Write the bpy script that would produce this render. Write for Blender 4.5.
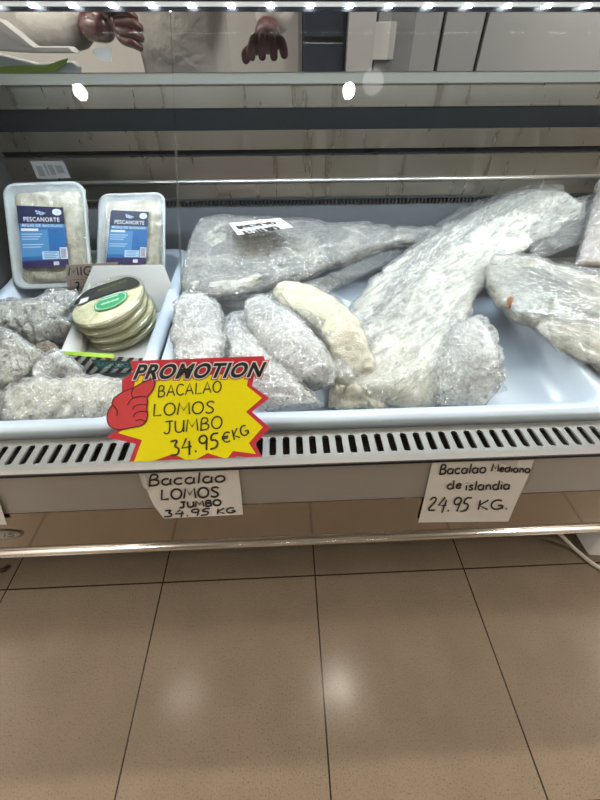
import bpy, bmesh, math, random
from mathutils import Vector, noise
PI = math.pi
S = bpy.context.scene
C = S.collection
for o in list(bpy.data.objects): bpy.data.objects.remove(o)

# ------------------------------------------------------------------ camera, world, exposure
F, PITCH, YAW, ROLL, CH = 365.0, math.radians(42.947), math.radians(2.337), math.radians(-0.195), 1.2514
FW = Vector((math.sin(YAW)*math.cos(PITCH), math.cos(YAW)*math.cos(PITCH), -math.sin(PITCH)))
R0 = Vector((math.cos(YAW), -math.sin(YAW), 0)); U0 = R0.cross(FW)
RT = R0*math.cos(ROLL)+U0*math.sin(ROLL); UP = -R0*math.sin(ROLL)+U0*math.cos(ROLL)
EYE = Vector((0, 0, CH))
cd = bpy.data.cameras.new('camera'); cam = bpy.data.objects.new('camera', cd); C.objects.link(cam)
cd.sensor_fit = 'VERTICAL'; cd.sensor_height = 24; cd.lens = 24*F/800; cd.clip_start = .02
from mathutils import Matrix
m = Matrix((RT, UP, -FW)).transposed().to_4x4(); m.translation = EYE; cam.matrix_world = m
S.camera = cam
w = bpy.data.worlds.new('world'); S.world = w; w.use_nodes = True
w.node_tree.nodes['Background'].inputs[0].default_value = (.8, .85, .9, 1)
w.node_tree.nodes['Background'].inputs[1].default_value = .02
S.view_settings.view_transform = 'Standard'; S.view_settings.look = 'None'
S.view_settings.gamma = 1; S.view_settings.use_curve_mapping = False
S.view_settings.exposure = 0.0
S.cycles.max_bounces = 8; S.cycles.transparent_max_bounces = 40; S.cycles.caustics_reflective = False
S.cycles.sample_clamp_indirect = 4.0

def lamp(name, loc, rot, kind, energy, color, size, size_y=None, shape='DISK', spread=None, parent=None):
    l = bpy.data.lights.new(name, 'AREA'); l.energy = energy; l.color = color; l.shape = shape; l.size = size
    if size_y: l.size_y = size_y
    if spread: l.spread = spread
    o = bpy.data.objects.new(name, l); C.objects.link(o); o.location = loc; o.rotation_euler = rot
    return o
DOWNLIGHTS_AND_FILL = [(.345, .6, 4, .03), (-.97, .6, 1.6, .03), (-3.3, .6, 45, .2), (3.4, .6, 45, .2)]     # x, y, power, radius; the wide pair is added fill, out of view
DOWNLIGHTS_AND_FILL += [(x, y, 55, .22) for x in (-3.5, 3.6) for y in (-.05, -.65)]  # added wide lamps past the view, filling floor, sign and papers
DOWNLIGHTS_AND_FILL += [(x, -4.3, 3.5, .06) for x in (-2.27, -.97, .345, 1.65)] + [(x, 1.47, 17, .05) for x in (-2.27, -.97, .345, 1.65)]  # added unseen rows: ambient fill behind the camera, and light on the person
LED_POWER = 18
for x, y, e, r in DOWNLIGHTS_AND_FILL:
    lamp('downlight_or_fill_beam', (x, y, 2.672), (0, 0, 0), 'a', e, (1, .90, .78), 2*r)
lamp('led_strip_beam', (.1, .992, 1.3185), (0, 0, 0), 'a', LED_POWER, (.84, .93, 1), 2.3, .012, 'RECTANGLE')

# ------------------------------------------------------------------ photo geometry
def ray(px, py): return FW*F + RT*(px-300) - UP*(py-400)
def at_y(px, py, Y): d = ray(px, py); return EYE + d*(Y/d.y)
def at_z(px, py, Z): d = ray(px, py); return EYE + d*((Z-CH)/d.z)
def on_plane(px, py, p0, n): d = ray(px, py); return EYE + d*((p0-EYE).dot(n)/d.dot(n))
SL = .0875                                   # the deck and the trays slope up to the back
def dz(Y, h=0): return .722+SL*(Y-.52)+h
DN = Vector((0, -SL, 1)).normalized()
def U(px, py, h=0): return on_plane(px, py, Vector((0, .52, .722+h)), DN)
GT = math.radians(41)                        # front glass leans back
GN = Vector((0, -math.cos(GT), math.sin(GT))); GU = Vector((0, math.sin(GT), math.cos(GT)))
G0 = Vector((0, .428, .699))

# ------------------------------------------------------------------ materials
def mat(name, col, rough=.5, metal=0, **k):
    m = bpy.data.materials.new(name); m.use_nodes = True; nt = m.node_tree; b = nt.nodes['Principled BSDF']
    b.inputs['Base Color'].default_value = (*col, 1); b.inputs['Roughness'].default_value = rough; b.inputs['Metallic'].default_value = metal
    for a, v in k.items(): b.inputs[a.replace('_', ' ')].default_value = v
    return m
def nodes(m): return m.node_tree, m.node_tree.nodes['Principled BSDF']
def coords(nt, scale=(1, 1, 1), src='Object'):
    t = nt.nodes.new('ShaderNodeTexCoord'); mp = nt.nodes.new('ShaderNodeMapping'); mp.inputs['Scale'].default_value = scale
    nt.links.new(t.outputs[src], mp.inputs[0]); return mp.outputs[0]
def tex_noise(nt, vec, scale, detail=4, rough=.6, dist=0):
    n = nt.nodes.new('ShaderNodeTexNoise'); nt.links.new(vec, n.inputs['Vector'])
    n.inputs['Scale'].default_value = scale; n.inputs['Detail'].default_value = detail; n.inputs['Roughness'].default_value = rough
    n.inputs['Distortion'].default_value = dist; return n.outputs['Fac']
def voro(nt, vec, scale, feature='F1'):
    n = nt.nodes.new('ShaderNodeTexVoronoi'); nt.links.new(vec, n.inputs['Vector']); n.feature = feature; n.inputs['Scale'].default_value = scale
    return n.outputs['Distance']
def ramp(nt, fac, stops):
    r = nt.nodes.new('ShaderNodeValToRGB'); nt.links.new(fac, r.inputs[0]); e = r.color_ramp.elements
    while len(e) < len(stops): e.new(.5)
    for i, (p, c) in enumerate(stops):
        e[i].position = p; e[i].color = (*c, 1) if len(c) == 3 else c
    return r.outputs[0]
def bump(nt, height, strength, dist, normal=None):
    b = nt.nodes.new('ShaderNodeBump'); nt.links.new(height, b.inputs['Height']); b.inputs['Strength'].default_value = strength; b.inputs['Distance'].default_value = dist
    if normal: nt.links.new(normal, b.inputs['Normal'])
    return b.outputs[0]
def add(nt, a, b, op='ADD', v=None):
    n = nt.nodes.new('ShaderNodeMath'); n.operation = op; nt.links.new(a, n.inputs[0])
    if v is None: nt.links.new(b, n.inputs[1])
    else: n.inputs[1].default_value = v
    return n.outputs[0]
def flesh_mat(name, c1, c2, c3, scale=26, bs=.9, bd=.006):
    m = mat(name, c1, .5); nt, b = nodes(m); v = coords(nt)
    n = tex_noise(nt, v, scale, 6, .65, .6)
    nt.links.new(ramp(nt, n, [(.3, c3), (.5, c1), (.68, c2)]), b.inputs['Base Color'])
    h = add(nt, tex_noise(nt, v, 60, 8, .7, 1.2), tex_noise(nt, v, 300, 3))
    nt.links.new(bump(nt, h, bs, bd), b.inputs['Normal']); b.inputs['Coat Weight'].default_value = .25; b.inputs['Coat Roughness'].default_value = .25
    return m
def film_mat(name, lo, hi, scale=1.0, k=.9, white=.3, rough=.1, stretch=(1, 1, 1), wr=.5, ang=0):
    # cling film: clear sheet of small flat mirror facets between creases
    m = bpy.data.materials.new(name); m.use_nodes = True; nt = m.node_tree; nt.nodes.clear(); N = nt.nodes.new; L = nt.links.new
    out = N('ShaderNodeOutputMaterial'); v = coords(nt)
    for kk, vv_ in (('Rotation', (0, 0, -math.radians(ang))), ('Scale', stretch)):
        mp_ = N('ShaderNodeMapping'); L(v, mp_.inputs[0]); mp_.inputs[kk].default_value = vv_; v = mp_.outputs[0]
    nz = N('ShaderNodeTexNoise'); L(v, nz.inputs['Vector']); nz.inputs['Scale'].default_value = 40*scale; nz.inputs['Detail'].default_value = 4
    mx = N('ShaderNodeMixRGB'); mx.inputs[0].default_value = .035/scale; L(v, mx.inputs[1]); L(nz.outputs['Color'], mx.inputs[2])
    def facet(sc, amt, prev):
        vo = N('ShaderNodeTexVoronoi'); L(mx.outputs[0], vo.inputs['Vector']); vo.inputs['Scale'].default_value = sc
        a = N('ShaderNodeVectorMath'); a.operation = 'SUBTRACT'; L(vo.outputs['Color'], a.inputs[0]); a.inputs[1].default_value = (.5, .5, .5)
        b_ = N('ShaderNodeVectorMath'); b_.operation = 'SCALE'; L(a.outputs[0], b_.inputs[0]); b_.inputs['Scale'].default_value = amt
        c = N('ShaderNodeVectorMath'); c.operation = 'ADD'; L(prev, c.inputs[0]); L(b_.outputs[0], c.inputs[1]); return c.outputs[0]
    h = add(nt, tex_noise(nt, v, 60*scale, 5, .7, 2.5), add(nt, voro(nt, mx.outputs[0], 80*scale, 'DISTANCE_TO_EDGE'), None, 'MULTIPLY', .7))
    base = bump(nt, h, wr, .012/scale)
    nn = facet(230*scale, k, facet(90*scale, k*.8, base))
    nr = N('ShaderNodeVectorMath'); nr.operation = 'NORMALIZE'; L(nn, nr.inputs[0]); nrm = nr.outputs[0]
    gl = N('ShaderNodeBsdfGlossy'); gl.inputs['Roughness'].default_value = rough; L(nrm, gl.inputs['Normal'])
    df = N('ShaderNodeBsdfDiffuse'); df.inputs['Color'].default_value = (.86, .87, .88, 1); L(nrm, df.inputs['Normal'])
    m1 = N('ShaderNodeMixShader'); m1.inputs[0].default_value = white; L(gl.outputs[0], m1.inputs[1]); L(df.outputs[0], m1.inputs[2])
    tr = N('ShaderNodeBsdfTransparent'); tr.inputs[0].default_value = (.97, .98, .98, 1)
    lw = N('ShaderNodeLayerWeight'); lw.inputs[0].default_value = .4; L(nrm, lw.inputs['Normal'])
    fac = N('ShaderNodeMapRange'); L(lw.outputs['Facing'], fac.inputs[0]); fac.inputs[3].default_value = lo; fac.inputs[4].default_value = hi
    m2 = N('ShaderNodeMixShader'); L(fac.outputs[0], m2.inputs[0]); L(tr.outputs[0], m2.inputs[1]); L(m1.outputs[0], m2.inputs[2])
    L(m2.outputs[0], out.inputs[0]); return m
def glass_mat(name, base, tint=(.97, .985, .98), rough=.0, edge=.6):
    m = bpy.data.materials.new(name); m.use_nodes = True; nt = m.node_tree; nt.nodes.clear(); N = nt.nodes.new; L = nt.links.new
    out = N('ShaderNodeOutputMaterial'); tr = N('ShaderNodeBsdfTransparent'); tr.inputs[0].default_value = (*tint, 1)
    gl = N('ShaderNodeBsdfGlossy'); gl.inputs['Roughness'].default_value = rough
    g = N('ShaderNodeNewGeometry'); d = N('ShaderNodeVectorMath'); d.operation = 'DOT_PRODUCT'; L(g.outputs['Normal'], d.inputs[0]); L(g.outputs['Incoming'], d.inputs[1])
    a = add(nt, d.outputs['Value'], None, 'ABSOLUTE', 0); a = add(nt, a, None, 'MULTIPLY', -1); a = add(nt, a, None, 'ADD', 1); a = add(nt, a, None, 'POWER', 5)
    fac = N('ShaderNodeMapRange'); L(a, fac.inputs[0]); fac.inputs[3].default_value = base; fac.inputs[4].default_value = edge
    mx = N('ShaderNodeMixShader'); L(fac.outputs[0], mx.inputs[0]); L(tr.outputs[0], mx.inputs[1]); L(gl.outputs[0], mx.inputs[2])
    L(mx.outputs[0], out.inputs[0]); return m
def emit_mat(name, col, s):
    m = mat(name, (.9, .9, .9), .4); b = m.node_tree.nodes['Principled BSDF']
    b.inputs['Emission Color'].default_value = (*col, 1); b.inputs['Emission Strength'].default_value = s; return m
def steel_mat(name, col, rough, brush=(3, 400, 400), amt=.12, bmp=.02):
    m = mat(name, col, rough, 1); nt, b = nodes(m); v = coords(nt, brush)
    n = tex_noise(nt, v, 1, 4, .6)
    r = nt.nodes.new('ShaderNodeMapRange'); nt.links.new(n, r.inputs[0]); r.inputs[3].default_value = max(.02, rough-amt); r.inputs[4].default_value = rough+amt
    nt.links.new(r.outputs[0], b.inputs['Roughness'])
    if bmp: nt.links.new(bump(nt, n, bmp, .002), b.inputs['Normal'])
    return m

M = {}
M['steel'] = steel_mat('brushed_steel', (.62, .61, .6), .34)
M['deck_steel'] = steel_mat('deck_steel', (.21, .21, .205), .5, (4, 260, 260)); M['deck_steel'].node_tree.nodes['Principled BSDF'].inputs['Metallic'].default_value = .25
M['polish'] = steel_mat('polished_steel', (.50, .46, .41), .09, (2, 30, 60), .03, .004)
M['satin'] = steel_mat('satin_panel', (.42, .42, .42), .42, (2, 120, 120), .05, .01); M['satin'].node_tree.nodes['Principled BSDF'].inputs['Metallic'].default_value = .55
M['back_steel'] = steel_mat('back_wall_steel', (.36, .34, .30), .3, (30, 30, 4), .12, 0)
M['chrome'] = mat('chrome_trim', (.8, .79, .77), .14, 1)
M['alu'] = mat('aluminium_ledge', (.27, .26, .23), .5, .2)
M['black'] = mat('black_rubber', (.006, .008, .010), .5, Specular_IOR_Level=.2)
M['dark'] = mat('dark_plastic', (.02, .022, .024), .45)
M['charcoal'] = mat('charcoal_end_panel', (.035, .038, .04), .35)
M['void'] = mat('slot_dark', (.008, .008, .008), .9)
M['liner'] = mat('grey_liner', (.10, .112, .122), .4)
M['tray'] = mat('white_plastic_tray', (.46, .525, .61), .3, Coat_Weight=.15)
M['white'] = mat('white_plastic', (.75, .76, .76), .4)
M['canopy'] = mat('dark_canopy', (.03, .032, .045), .3)
M['glass'] = glass_mat('front_glass', .02)
M['rearglass'] = glass_mat('rear_glass', .005, (.86, .87, .88), .0)
M['glassedge'] = glass_mat('polished_glass_edge', .16, (.9, .93, .93), .25, .5)
M['card'] = mat('white_card', (.62, .62, .62), .6)
M['paper'] = mat('white_paper', (.78, .77, .74), .75)
M['ink'] = mat('black_ink', (.012, .011, .012), .5)
M['film'] = film_mat('tight_cling_film', .20, .85, 1.0, 1.15, .48, .12)
M['loose'] = film_mat('loose_cling_film', .11, .75, .45, .9, .2, .08)
for nm, an in (('looseD', 40), ('looseF', -48)): M[nm] = film_mat('loose_cling_film', .09, .7, .5, .85, .2, .08, (.16, 1, 1), .5, an)
for nm, an, st, lo_, kf in (('bigfilm', 12, .5, .12, .9), ('diagfilm', 40, .14, .10, .85), ('fanfilm', -48, .2, .16, 1.15)): M[nm] = film_mat('stretched_cling_film', lo_, .75, .8, kf, .3, .1, (st, 1, 1), .5, an)
M['cod'] = flesh_mat('salted_cod_flesh', (.60, .57, .46), (.73, .70, .61), (.45, .40, .30))
M['codwhite'] = flesh_mat('pale_cod_flesh', (.69, .67, .57), (.80, .78, .70), (.54, .51, .40))
M['codgrey'] = flesh_mat('grey_cod_loin', (.74, .75, .74), (.84, .84, .82), (.58, .59, .59), 40)
M['skin'] = flesh_mat('grey_cod_skin', (.24, .235, .23), (.50, .46, .38), (.13, .13, .13), 11)
M['brownskin'] = flesh_mat('brown_cod_skin', (.26, .22, .17), (.36, .31, .25), (.15, .12, .1), 40)

# ------------------------------------------------------------------ object helpers
WL = {}
def link(name, me, parent=None, loc=(0, 0, 0)):
    o = bpy.data.objects.new(name, me); C.objects.link(o); o.location = loc
    base = Vector((0, 0, 0))
    if parent: o.parent = parent; base = WL[parent]
    WL[o] = base + Vector(loc); return o
def tag(o, label, cat, group=None, kind=None):
    if label: o['label'] = label
    if cat: o['category'] = cat
    if group: o['group'] = group
    if kind: o['kind'] = kind
    return o
def thing(name, label, cat, loc, group=None): return tag(link(name, None, None, loc), label, cat, group)
class MB:
    def __init__(s): s.v, s.f, s.mi = [], [], []
    def quad(s, *p, m=0):
        n = len(s.v); s.v += [Vector(q) for q in p]; s.f.append(tuple(range(n, n+len(p)))); s.mi.append(m); return s
    def box(s, a, b, m=0):
        x0, y0, z0 = a; x1, y1, z1 = b; return s.hexa([(x0, y0, z0), (x1, y0, z0), (x1, y1, z0), (x0, y1, z0)], [(x0, y0, z1), (x1, y0, z1), (x1, y1, z1), (x0, y1, z1)], m)
    def hexa(s, lo, hi, m=0):
        n = len(s.v); s.v += [Vector(p) for p in lo] + [Vector(p) for p in hi]; k = len(lo)
        s.f.append(tuple(n+i for i in reversed(range(k)))); s.f.append(tuple(n+k+i for i in range(k)))
        for i in range(k): j = (i+1) % k; s.f.append((n+i, n+j, n+k+j, n+k+i))
        s.mi += [m]*(k+2); return s
    def loops(s, loops, cap0=True, cap1=True, close=True, m=0):
        n = len(s.v); k = len(loops[0])
        for L in loops: s.v += [Vector(p) for p in L]
        for a in range(len(loops)-1):
            for i in range(k if close else k-1):
                j = (i+1) % k; s.f.append((n+a*k+i, n+a*k+j, n+(a+1)*k+j, n+(a+1)*k+i)); s.mi.append(m)
        if cap0: s.f.append(tuple(n+i for i in reversed(range(k)))); s.mi.append(m)
        if cap1: e = n+(len(loops)-1)*k; s.f.append(tuple(e+i for i in range(k))); s.mi.append(m)
        return s
    def tube(s, pts, r, k=10, m=0):
        pts = [Vector(p) for p in pts]; L = []
        for i, p in enumerate(pts):
            t = (pts[min(i+1, len(pts)-1)]-pts[max(i-1, 0)]).normalized()
            a = t.cross(Vector((0, 0, 1)) if abs(t.z) < .9 else Vector((1, 0, 0))).normalized(); b = t.cross(a)
            rr = r[i] if isinstance(r, (list, tuple)) else r
            L.append([p+a*math.cos(2*PI*q/k)*rr+b*math.sin(2*PI*q/k)*rr for q in range(k)])
        return s.loops(L, m=m)
    def build(s, name, mats, parent=None, smooth=False, bevel=0, loc=None, recalc=True, subsurf=0):
        if parent: o0 = WL[parent]; L = (0, 0, 0)
        elif loc is not None: o0 = Vector(loc); L = loc
        elif s.v:
            o0 = Vector((sum(v.x for v in s.v)/len(s.v), sum(v.y for v in s.v)/len(s.v), min(v.z for v in s.v))); L = o0
        me = bpy.data.meshes.new(name); me.from_pydata([v-o0 for v in s.v], [], s.f)
        for mm in (mats if isinstance(mats, (list, tuple)) else [mats]): me.materials.append(mm)
        for p, i in zip(me.polygons, s.mi): p.material_index = i; p.use_smooth = smooth
        if recalc:
            bm = bmesh.new(); bm.from_mesh(me); bmesh.ops.recalc_face_normals(bm, faces=bm.faces); bm.to_mesh(me); bm.free()
        o = link(name, me, parent, L)
        if bevel:
            md = o.modifiers.new('bevel', 'BEVEL'); md.width = bevel; md.segments = 2; md.limit_method = 'ANGLE'
        if subsurf:
            md = o.modifiers.new('sub', 'SUBSURF'); md.levels = md.render_levels = subsurf
        return o
def fbm(p, sc, seed, oct=4): return noise.fractal(Vector(p)*sc+Vector((seed*7.3, seed*3.1, seed*1.7)), 1.0, 2.0, oct)
def crm(P, t):                       # Catmull-Rom through tuples
    n = len(P)-1; x = t*n; i = min(int(x), n-1); f = x-i
    g = lambda k: P[max(0, min(n, k))]
    p0, p1, p2, p3 = g(i-1), g(i), g(i+1), g(i+2)
    return tuple(.5*(2*b+(c-a)*f+(2*a-5*b+4*c-d)*f*f+(3*b-a-3*c+d)*f**3) for a, b, c, d in zip(p0, p1, p2, p3))
def slab_pts(sec, nu, nv, infl=0, amp=.006, sc=22, seed=1, crk=0, crs=60, sq=.75, flat=.55):
    # sec: rows (lx,ly,lh, rx,ry,rh, T): the two silhouette edges over the sloping deck, and the thickness
    W = []
    for r in sec:
        a = U(r[0], r[1], r[2]); b = U(r[3], r[4], r[5]); W.append((*a, *b, r[6]))
    loops = []
    for i in range(nu+1):
        t = i/nu; r = crm(W, t); a = Vector(r[:3]); b = Vector(r[3:6]); T = r[6]
        e = min(1, (min(t, 1-t)*nu+.35)/4.0); e = math.sqrt(max(.02, 1-(1-e)**2))
        mid = (a+b)/2; half = (b-a)/2; n = Vector(half).cross(Vector(crm(W, min(1, t+.02))[:3])-Vector(crm(W, max(0, t-.02))[:3]))
        n = n.normalized() if n.length > 1e-9 else Vector((0, 0, 1))
        if n.z < 0: n = -n
        n = (n+Vector((0, 0, .6))).normalized(); L = []
        for j in range(nv):
            ph = 2*PI*j/nv; c = math.cos(ph); s = math.sin(ph)
            c = math.copysign(abs(c)**sq, c); s = math.copysign(abs(s)**sq, s)
            hl = half*(c*(.55+.45*e)); hl += half.normalized()*c*infl
            up = n*((T/2*e*s)*(1 if s > 0 else flat)+infl*s)
            p = mid+hl+up; q = (hl+up).normalized()
            d = amp*fbm(p, sc, seed)+amp*.45*fbm(p, sc*4, seed+3)
            if crk: d += crk*(1-2*abs(fbm(p, crs, seed+5, 2)))+crk*.5*(1-2*abs(fbm(p, crs*2.3, seed+9, 2)))
            L.append(p+q*d)
        loops.append(L)
    return loops
def slab(name, mt, parent, sec, nu=40, nv=36, **k):
    return MB().loops(slab_pts(sec, nu, nv, **k)).build(name, mt, parent, smooth=True)
def sheet(name, mt, parent, rows, nu=40, nv=40, crk=.004, crs=40, seed=1, amp=.006):
    # a grid of (px,py,h) control points over the deck, smoothly interpolated and creased
    W = [[tuple(U(*p)) for p in r] for r in rows]; g = []
    for i in range(nu+1):
        line = [crm([r[k] for r in W], i/nu) for k in range(len(W[0]))]; L = []
        for j in range(nv+1):
            p = Vector(crm(line, j/nv))
            d = amp*fbm(p, 12, seed)+crk*(1-2*abs(fbm(p, crs, seed+5, 3)))
            L.append(p+Vector((0, -.45, .85))*d)
        g.append(L)
    return MB().loops(g, False, False, False).build(name, mt, parent, smooth=True)

# ---- handwriting: pen strokes as ribbons on a surface
def arc(cx, cy, rx, ry, a0, a1, n=10): return [(cx+rx*math.cos(math.radians(a0+(a1-a0)*i/n)), cy+ry*math.sin(math.radians(a0+(a1-a0)*i/n))) for i in range(n+1)]
GL = {
 'A': (.7, [[(0, 0), (.35, 1), (.7, 0)], [(.12, .36), (.58, .36)]]), 'B': (.62, [[(.06, 0), (.06, 1), (.4, 1), (.52, .85), (.5, .66), (.35, .54), (.06, .5)], [(.3, .53), (.55, .44), (.6, .22), (.5, .04), (.3, 0), (-.02, 0)]]),
 'C': (.62, [arc(.36, .5, .36, .5, 45, 315)]), 'L': (.55, [[(.08, 1), (.06, 0), (.55, .04)]]), 'O': (.72, [arc(.36, .5, .36, .5, 90, 450, 16)]),
 'M': (.8, [[(0, 0), (.1, 1), (.4, .35), (.7, 1), (.8, 0)]]), 'S': (.55, [[(.52, .86), (.36, 1), (.12, .95), (.04, .75), (.2, .57), (.42, .45), (.52, .24), (.4, .04), (.16, 0), (0, .12)]]),
 'J': (.6, [[(.1, 1), (.6, 1)], [(.4, 1), (.4, .2), (.3, .02), (.12, .0), (.0, .16)]]), 'U': (.62, [[(.02, 1), (.02, .25), (.15, .02), (.42, .02), (.58, .25), (.6, 1)], [(.6, 1), (.6, 0)]]),
 'K': (.6, [[(.05, 0), (.08, 1)], [(.55, 1), (.07, .45), (.6, 0)]]), 'G': (.68, [arc(.36, .5, .36, .5, 50, 350), [(.4, .42), (.7, .42), (.68, .05)]]), 'I': (.15, [[(.08, 0), (.08, 1)]]),
 'N': (.65, [[(0, 0), (.04, 1), (.6, 0), (.64, 1)]]), 'T': (.6, [[(0, 1), (.6, 1)], [(.3, 1), (.3, 0)]]), 'E': (.52, [[(.5, 1), (.04, 1), (.02, 0), (.52, 0)], [(.03, .52), (.42, .52)]]), 'R': (.6, [[(.04, 0), (.04, 1), (.4, 1), (.54, .8), (.4, .55), (.05, .5)], [(.25, .52), (.6, 0)]]),
 'a': (.58, [arc(.26, .28, .26, .28, 60, 400, 14), [(.52, .55), (.5, .1), (.58, 0)]]), 'c': (.5, [arc(.28, .28, .28, .28, 50, 315)]), 'l': (.16, [[(.1, 1), (.06, 0)]]), 'o': (.58, [arc(.28, .28, .28, .28, 90, 450, 14)]),
 'd': (.58, [arc(.26, .28, .26, .28, 60, 400, 14), [(.56, 1), (.5, .1), (.58, 0)]]), 'e': (.52, [[(.02, .28), (.5, .32), (.42, .54), (.22, .56), (.04, .36), (.06, .12), (.24, 0), (.5, .1)]]), 'i': (.14, [[(.07, .55), (.07, 0)], [(.07, .78), (.09, .84)]]),
 's': (.42, [[(.4, .5), (.2, .57), (.04, .45), (.2, .3), (.4, .18), (.26, 0), (0, .06)]]), 'n': (.52, [[(.04, .55), (.04, 0)], [(.04, .38), (.2, .55), (.4, .5), (.48, 0)]]), 'b': (.55, [[(.04, 1), (.04, 0)], arc(.28, .28, .26, .28, 150, -170, 12)]),
 '3': (.55, [[(.02, .95), (.5, 1), (.22, .58), (.48, .48), (.54, .22), (.36, 0), (0, .06)]]), '4': (.62, [[(.32, 1), (.02, .4), (.62, .42)], [(.5, .8), (.46, -.12)]]), '9': (.52, [arc(.26, .74, .25, .26, 20, 380, 14), [(.5, .8), (.44, 0)]]),
 '5': (.55, [[(.55, 1), (.12, 1), (.06, .56), (.36, .6), (.52, .36), (.4, .06), (0, .02)]]), '2': (.6, [[(.04, .78), (.2, 1), (.46, .92), (.46, .66), (.02, .02), (.62, .06)]]), '7': (.55, [[(0, .96), (.52, 1), (.2, 0)], [(.1, .48), (.44, .52)]]), '.': (.16, [[(.06, .0), (.1, .05), (.06, .08)]]), '·': (.2, [[(.06, .4), (.12, .46), (.06, .48)]]),
 '€': (.66, [arc(.4, .5, .32, .5, 50, 310), [(0, .58), (.5, .6)], [(0, .4), (.46, .42)]]), ' ': (.35, [])}
def chaikin(p, n=2):
    for _ in range(n):
        q = [p[0]]
        for a, b in zip(p, p[1:]): q += [(a[0]*.75+b[0]*.25, a[1]*.75+b[1]*.25), (a[0]*.25+b[0]*.75, a[1]*.25+b[1]*.75)]
        p = q+[p[-1]]
    return p
def ribbon(mb, pts, wd, Sf, lift, m=0):
    n = len(pts); Lf, Rf = [], []
    for i, p in enumerate(pts):
        a = pts[max(0, i-1)]; b = pts[min(n-1, i+1)]; dx, dy = b[0]-a[0], b[1]-a[1]; l = math.hypot(dx, dy) or 1
        nx, ny = -dy/l*wd/2, dx/l*wd/2; ex = 0
        Lf.append(Sf(p[0]+nx, p[1]+ny, lift)); Rf.append(Sf(p[0]-nx, p[1]-ny, lift))
    base = len(mb.v); mb.v += [x for pr in zip(Lf, Rf) for x in pr]
    for i in range(n-1): mb.f.append((base+2*i, base+2*i+1, base+2*i+3, base+2*i+2)); mb.mi.append(m)
def write(mb, text, x0, y0, x1, y1, hgt, pen, Sf, lift, slant=.0, curve=1, m=0, drift=0):
    # text along a baseline (x0,y0)-(x1,y1) in the surface's own units, letters hgt tall
    gap = .16; tot = sum(GL[c][0]+gap for c in text)-gap; ux, uy = x1-x0, y1-y0; L = math.hypot(ux, uy); ux /= L; uy /= L; sx = L/tot; x = 0
    for c in text:
        wd, st = GL[c]
        for s in st:
            s2 = chaikin(s, 2) if (len(s) > 2 and c not in 'AMNLEKT4') else s
            P = [((x+a)*sx+slant*b*hgt, b*hgt) for a, b in s2]
            ribbon(mb, [(x0+ux*a+uy*b, y0+uy*a-ux*b) for a, b in P], pen, Sf, lift, m)
        x += wd+gap
def plane_surface(p0, n):            # units are photo pixels unprojected on a real plane
    return lambda x, y, lift=0: on_plane(x, y, p0, n)+n*lift
def poly(mb, pts, Sf, lift, m=0, thick=None):
    if thick is None: mb.quad(*[Sf(x, y, lift) for x, y in pts], m=m)
    else: mb.hexa([Sf(x, y, lift-thick) for x, y in pts], [Sf(x, y, lift) for x, y in pts], m)
def type_mesh(text, off, shear=.0):  # printed lettering from the built-in font -> verts, faces in em units
    cu = bpy.data.curves.new('t', 'FONT'); cu.body = text; cu.offset = off; cu.shear = shear; cu.size = 1; cu.space_character = 1.12; cu.resolution_u = 4
    o = bpy.data.objects.new('t', cu); C.objects.link(o); bpy.context.view_layer.update()
    me = bpy.data.meshes.new_from_object(o.evaluated_get(bpy.context.evaluated_depsgraph_get()))
    V = [(v.co.x, v.co.y) for v in me.vertices]; Fc = [tuple(p.vertices) for p in me.polygons]
    bpy.data.objects.remove(o); bpy.data.curves.remove(cu); bpy.data.meshes.remove(me); return V, Fc
def printed(mb, text, fn, off=0, shear=0, m=0):   # fn maps (u in 0..1 along the word, v in cap heights) to a point
    V, Fc = type_mesh(text, off, shear)
    V0, _ = type_mesh(text, 0, shear); x0 = min(a for a, b in V0); x1 = max(a for a, b in V0); h = max(b for a, b in V0)
    n = len(mb.v); mb.v += [fn((a-x0)/(x1-x0), b/h) for a, b in V]
    for f in Fc: mb.f.append(tuple(n+i for i in f)); mb.mi.append(m)

# ------------------------------------------------------------------ the room
def struct(o): o['kind'] = 'structure'; return o
fm = mat('floor_tiles', (.34, .28, .22), .3, Specular_IOR_Level=.35); nt, b = nodes(fm)
geo = nt.nodes.new('ShaderNodeNewGeometry'); mp = nt.nodes.new('ShaderNodeMapping'); nt.links.new(geo.outputs['Position'], mp.inputs[0])
mp.inputs['Location'].default_value = (.432, -.487, 0)
br = nt.nodes.new('ShaderNodeTexBrick'); nt.links.new(mp.outputs[0], br.inputs[0]); br.offset = 0; br.squash = 1
for k_, v_ in (('Scale', 1), ('Mortar Size', .0024), ('Mortar Smooth', .2), ('Bias', 0), ('Brick Width', .5), ('Row Height', .53)): br.inputs[k_].default_value = v_
sp = tex_noise(nt, geo.outputs['Position'], 260, 2, .5); spots = ramp(nt, sp, [(.3, (.125, .098, .072)), (.42, (.188, .150, .112)), (.62, (.200, .161, .123)), (.74, (.215, .182, .148))])
mo = tex_noise(nt, geo.outputs['Position'], 6, 3); mm_ = nt.nodes.new('ShaderNodeMixRGB'); mm_.blend_type = 'MULTIPLY'; mm_.inputs[0].default_value = 1
nt.links.new(spots, mm_.inputs[1]); nt.links.new(ramp(nt, mo, [(.3, (.9, .9, .88)), (.7, (1.05, 1.03, 1))]), mm_.inputs[2])
nt.links.new(mm_.outputs[0], br.inputs['Color1']); nt.links.new(mm_.outputs[0], br.inputs['Color2']); br.inputs['Mortar'].default_value = (.022, .015, .010, 1)
nt.links.new(br.outputs['Color'], b.inputs['Base Color'])
rr = nt.nodes.new('ShaderNodeMapRange'); nt.links.new(sp, rr.inputs[0]); rr.inputs[3].default_value = .14; rr.inputs[4].default_value = .24; nt.links.new(rr.outputs[0], b.inputs['Roughness'])
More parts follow.
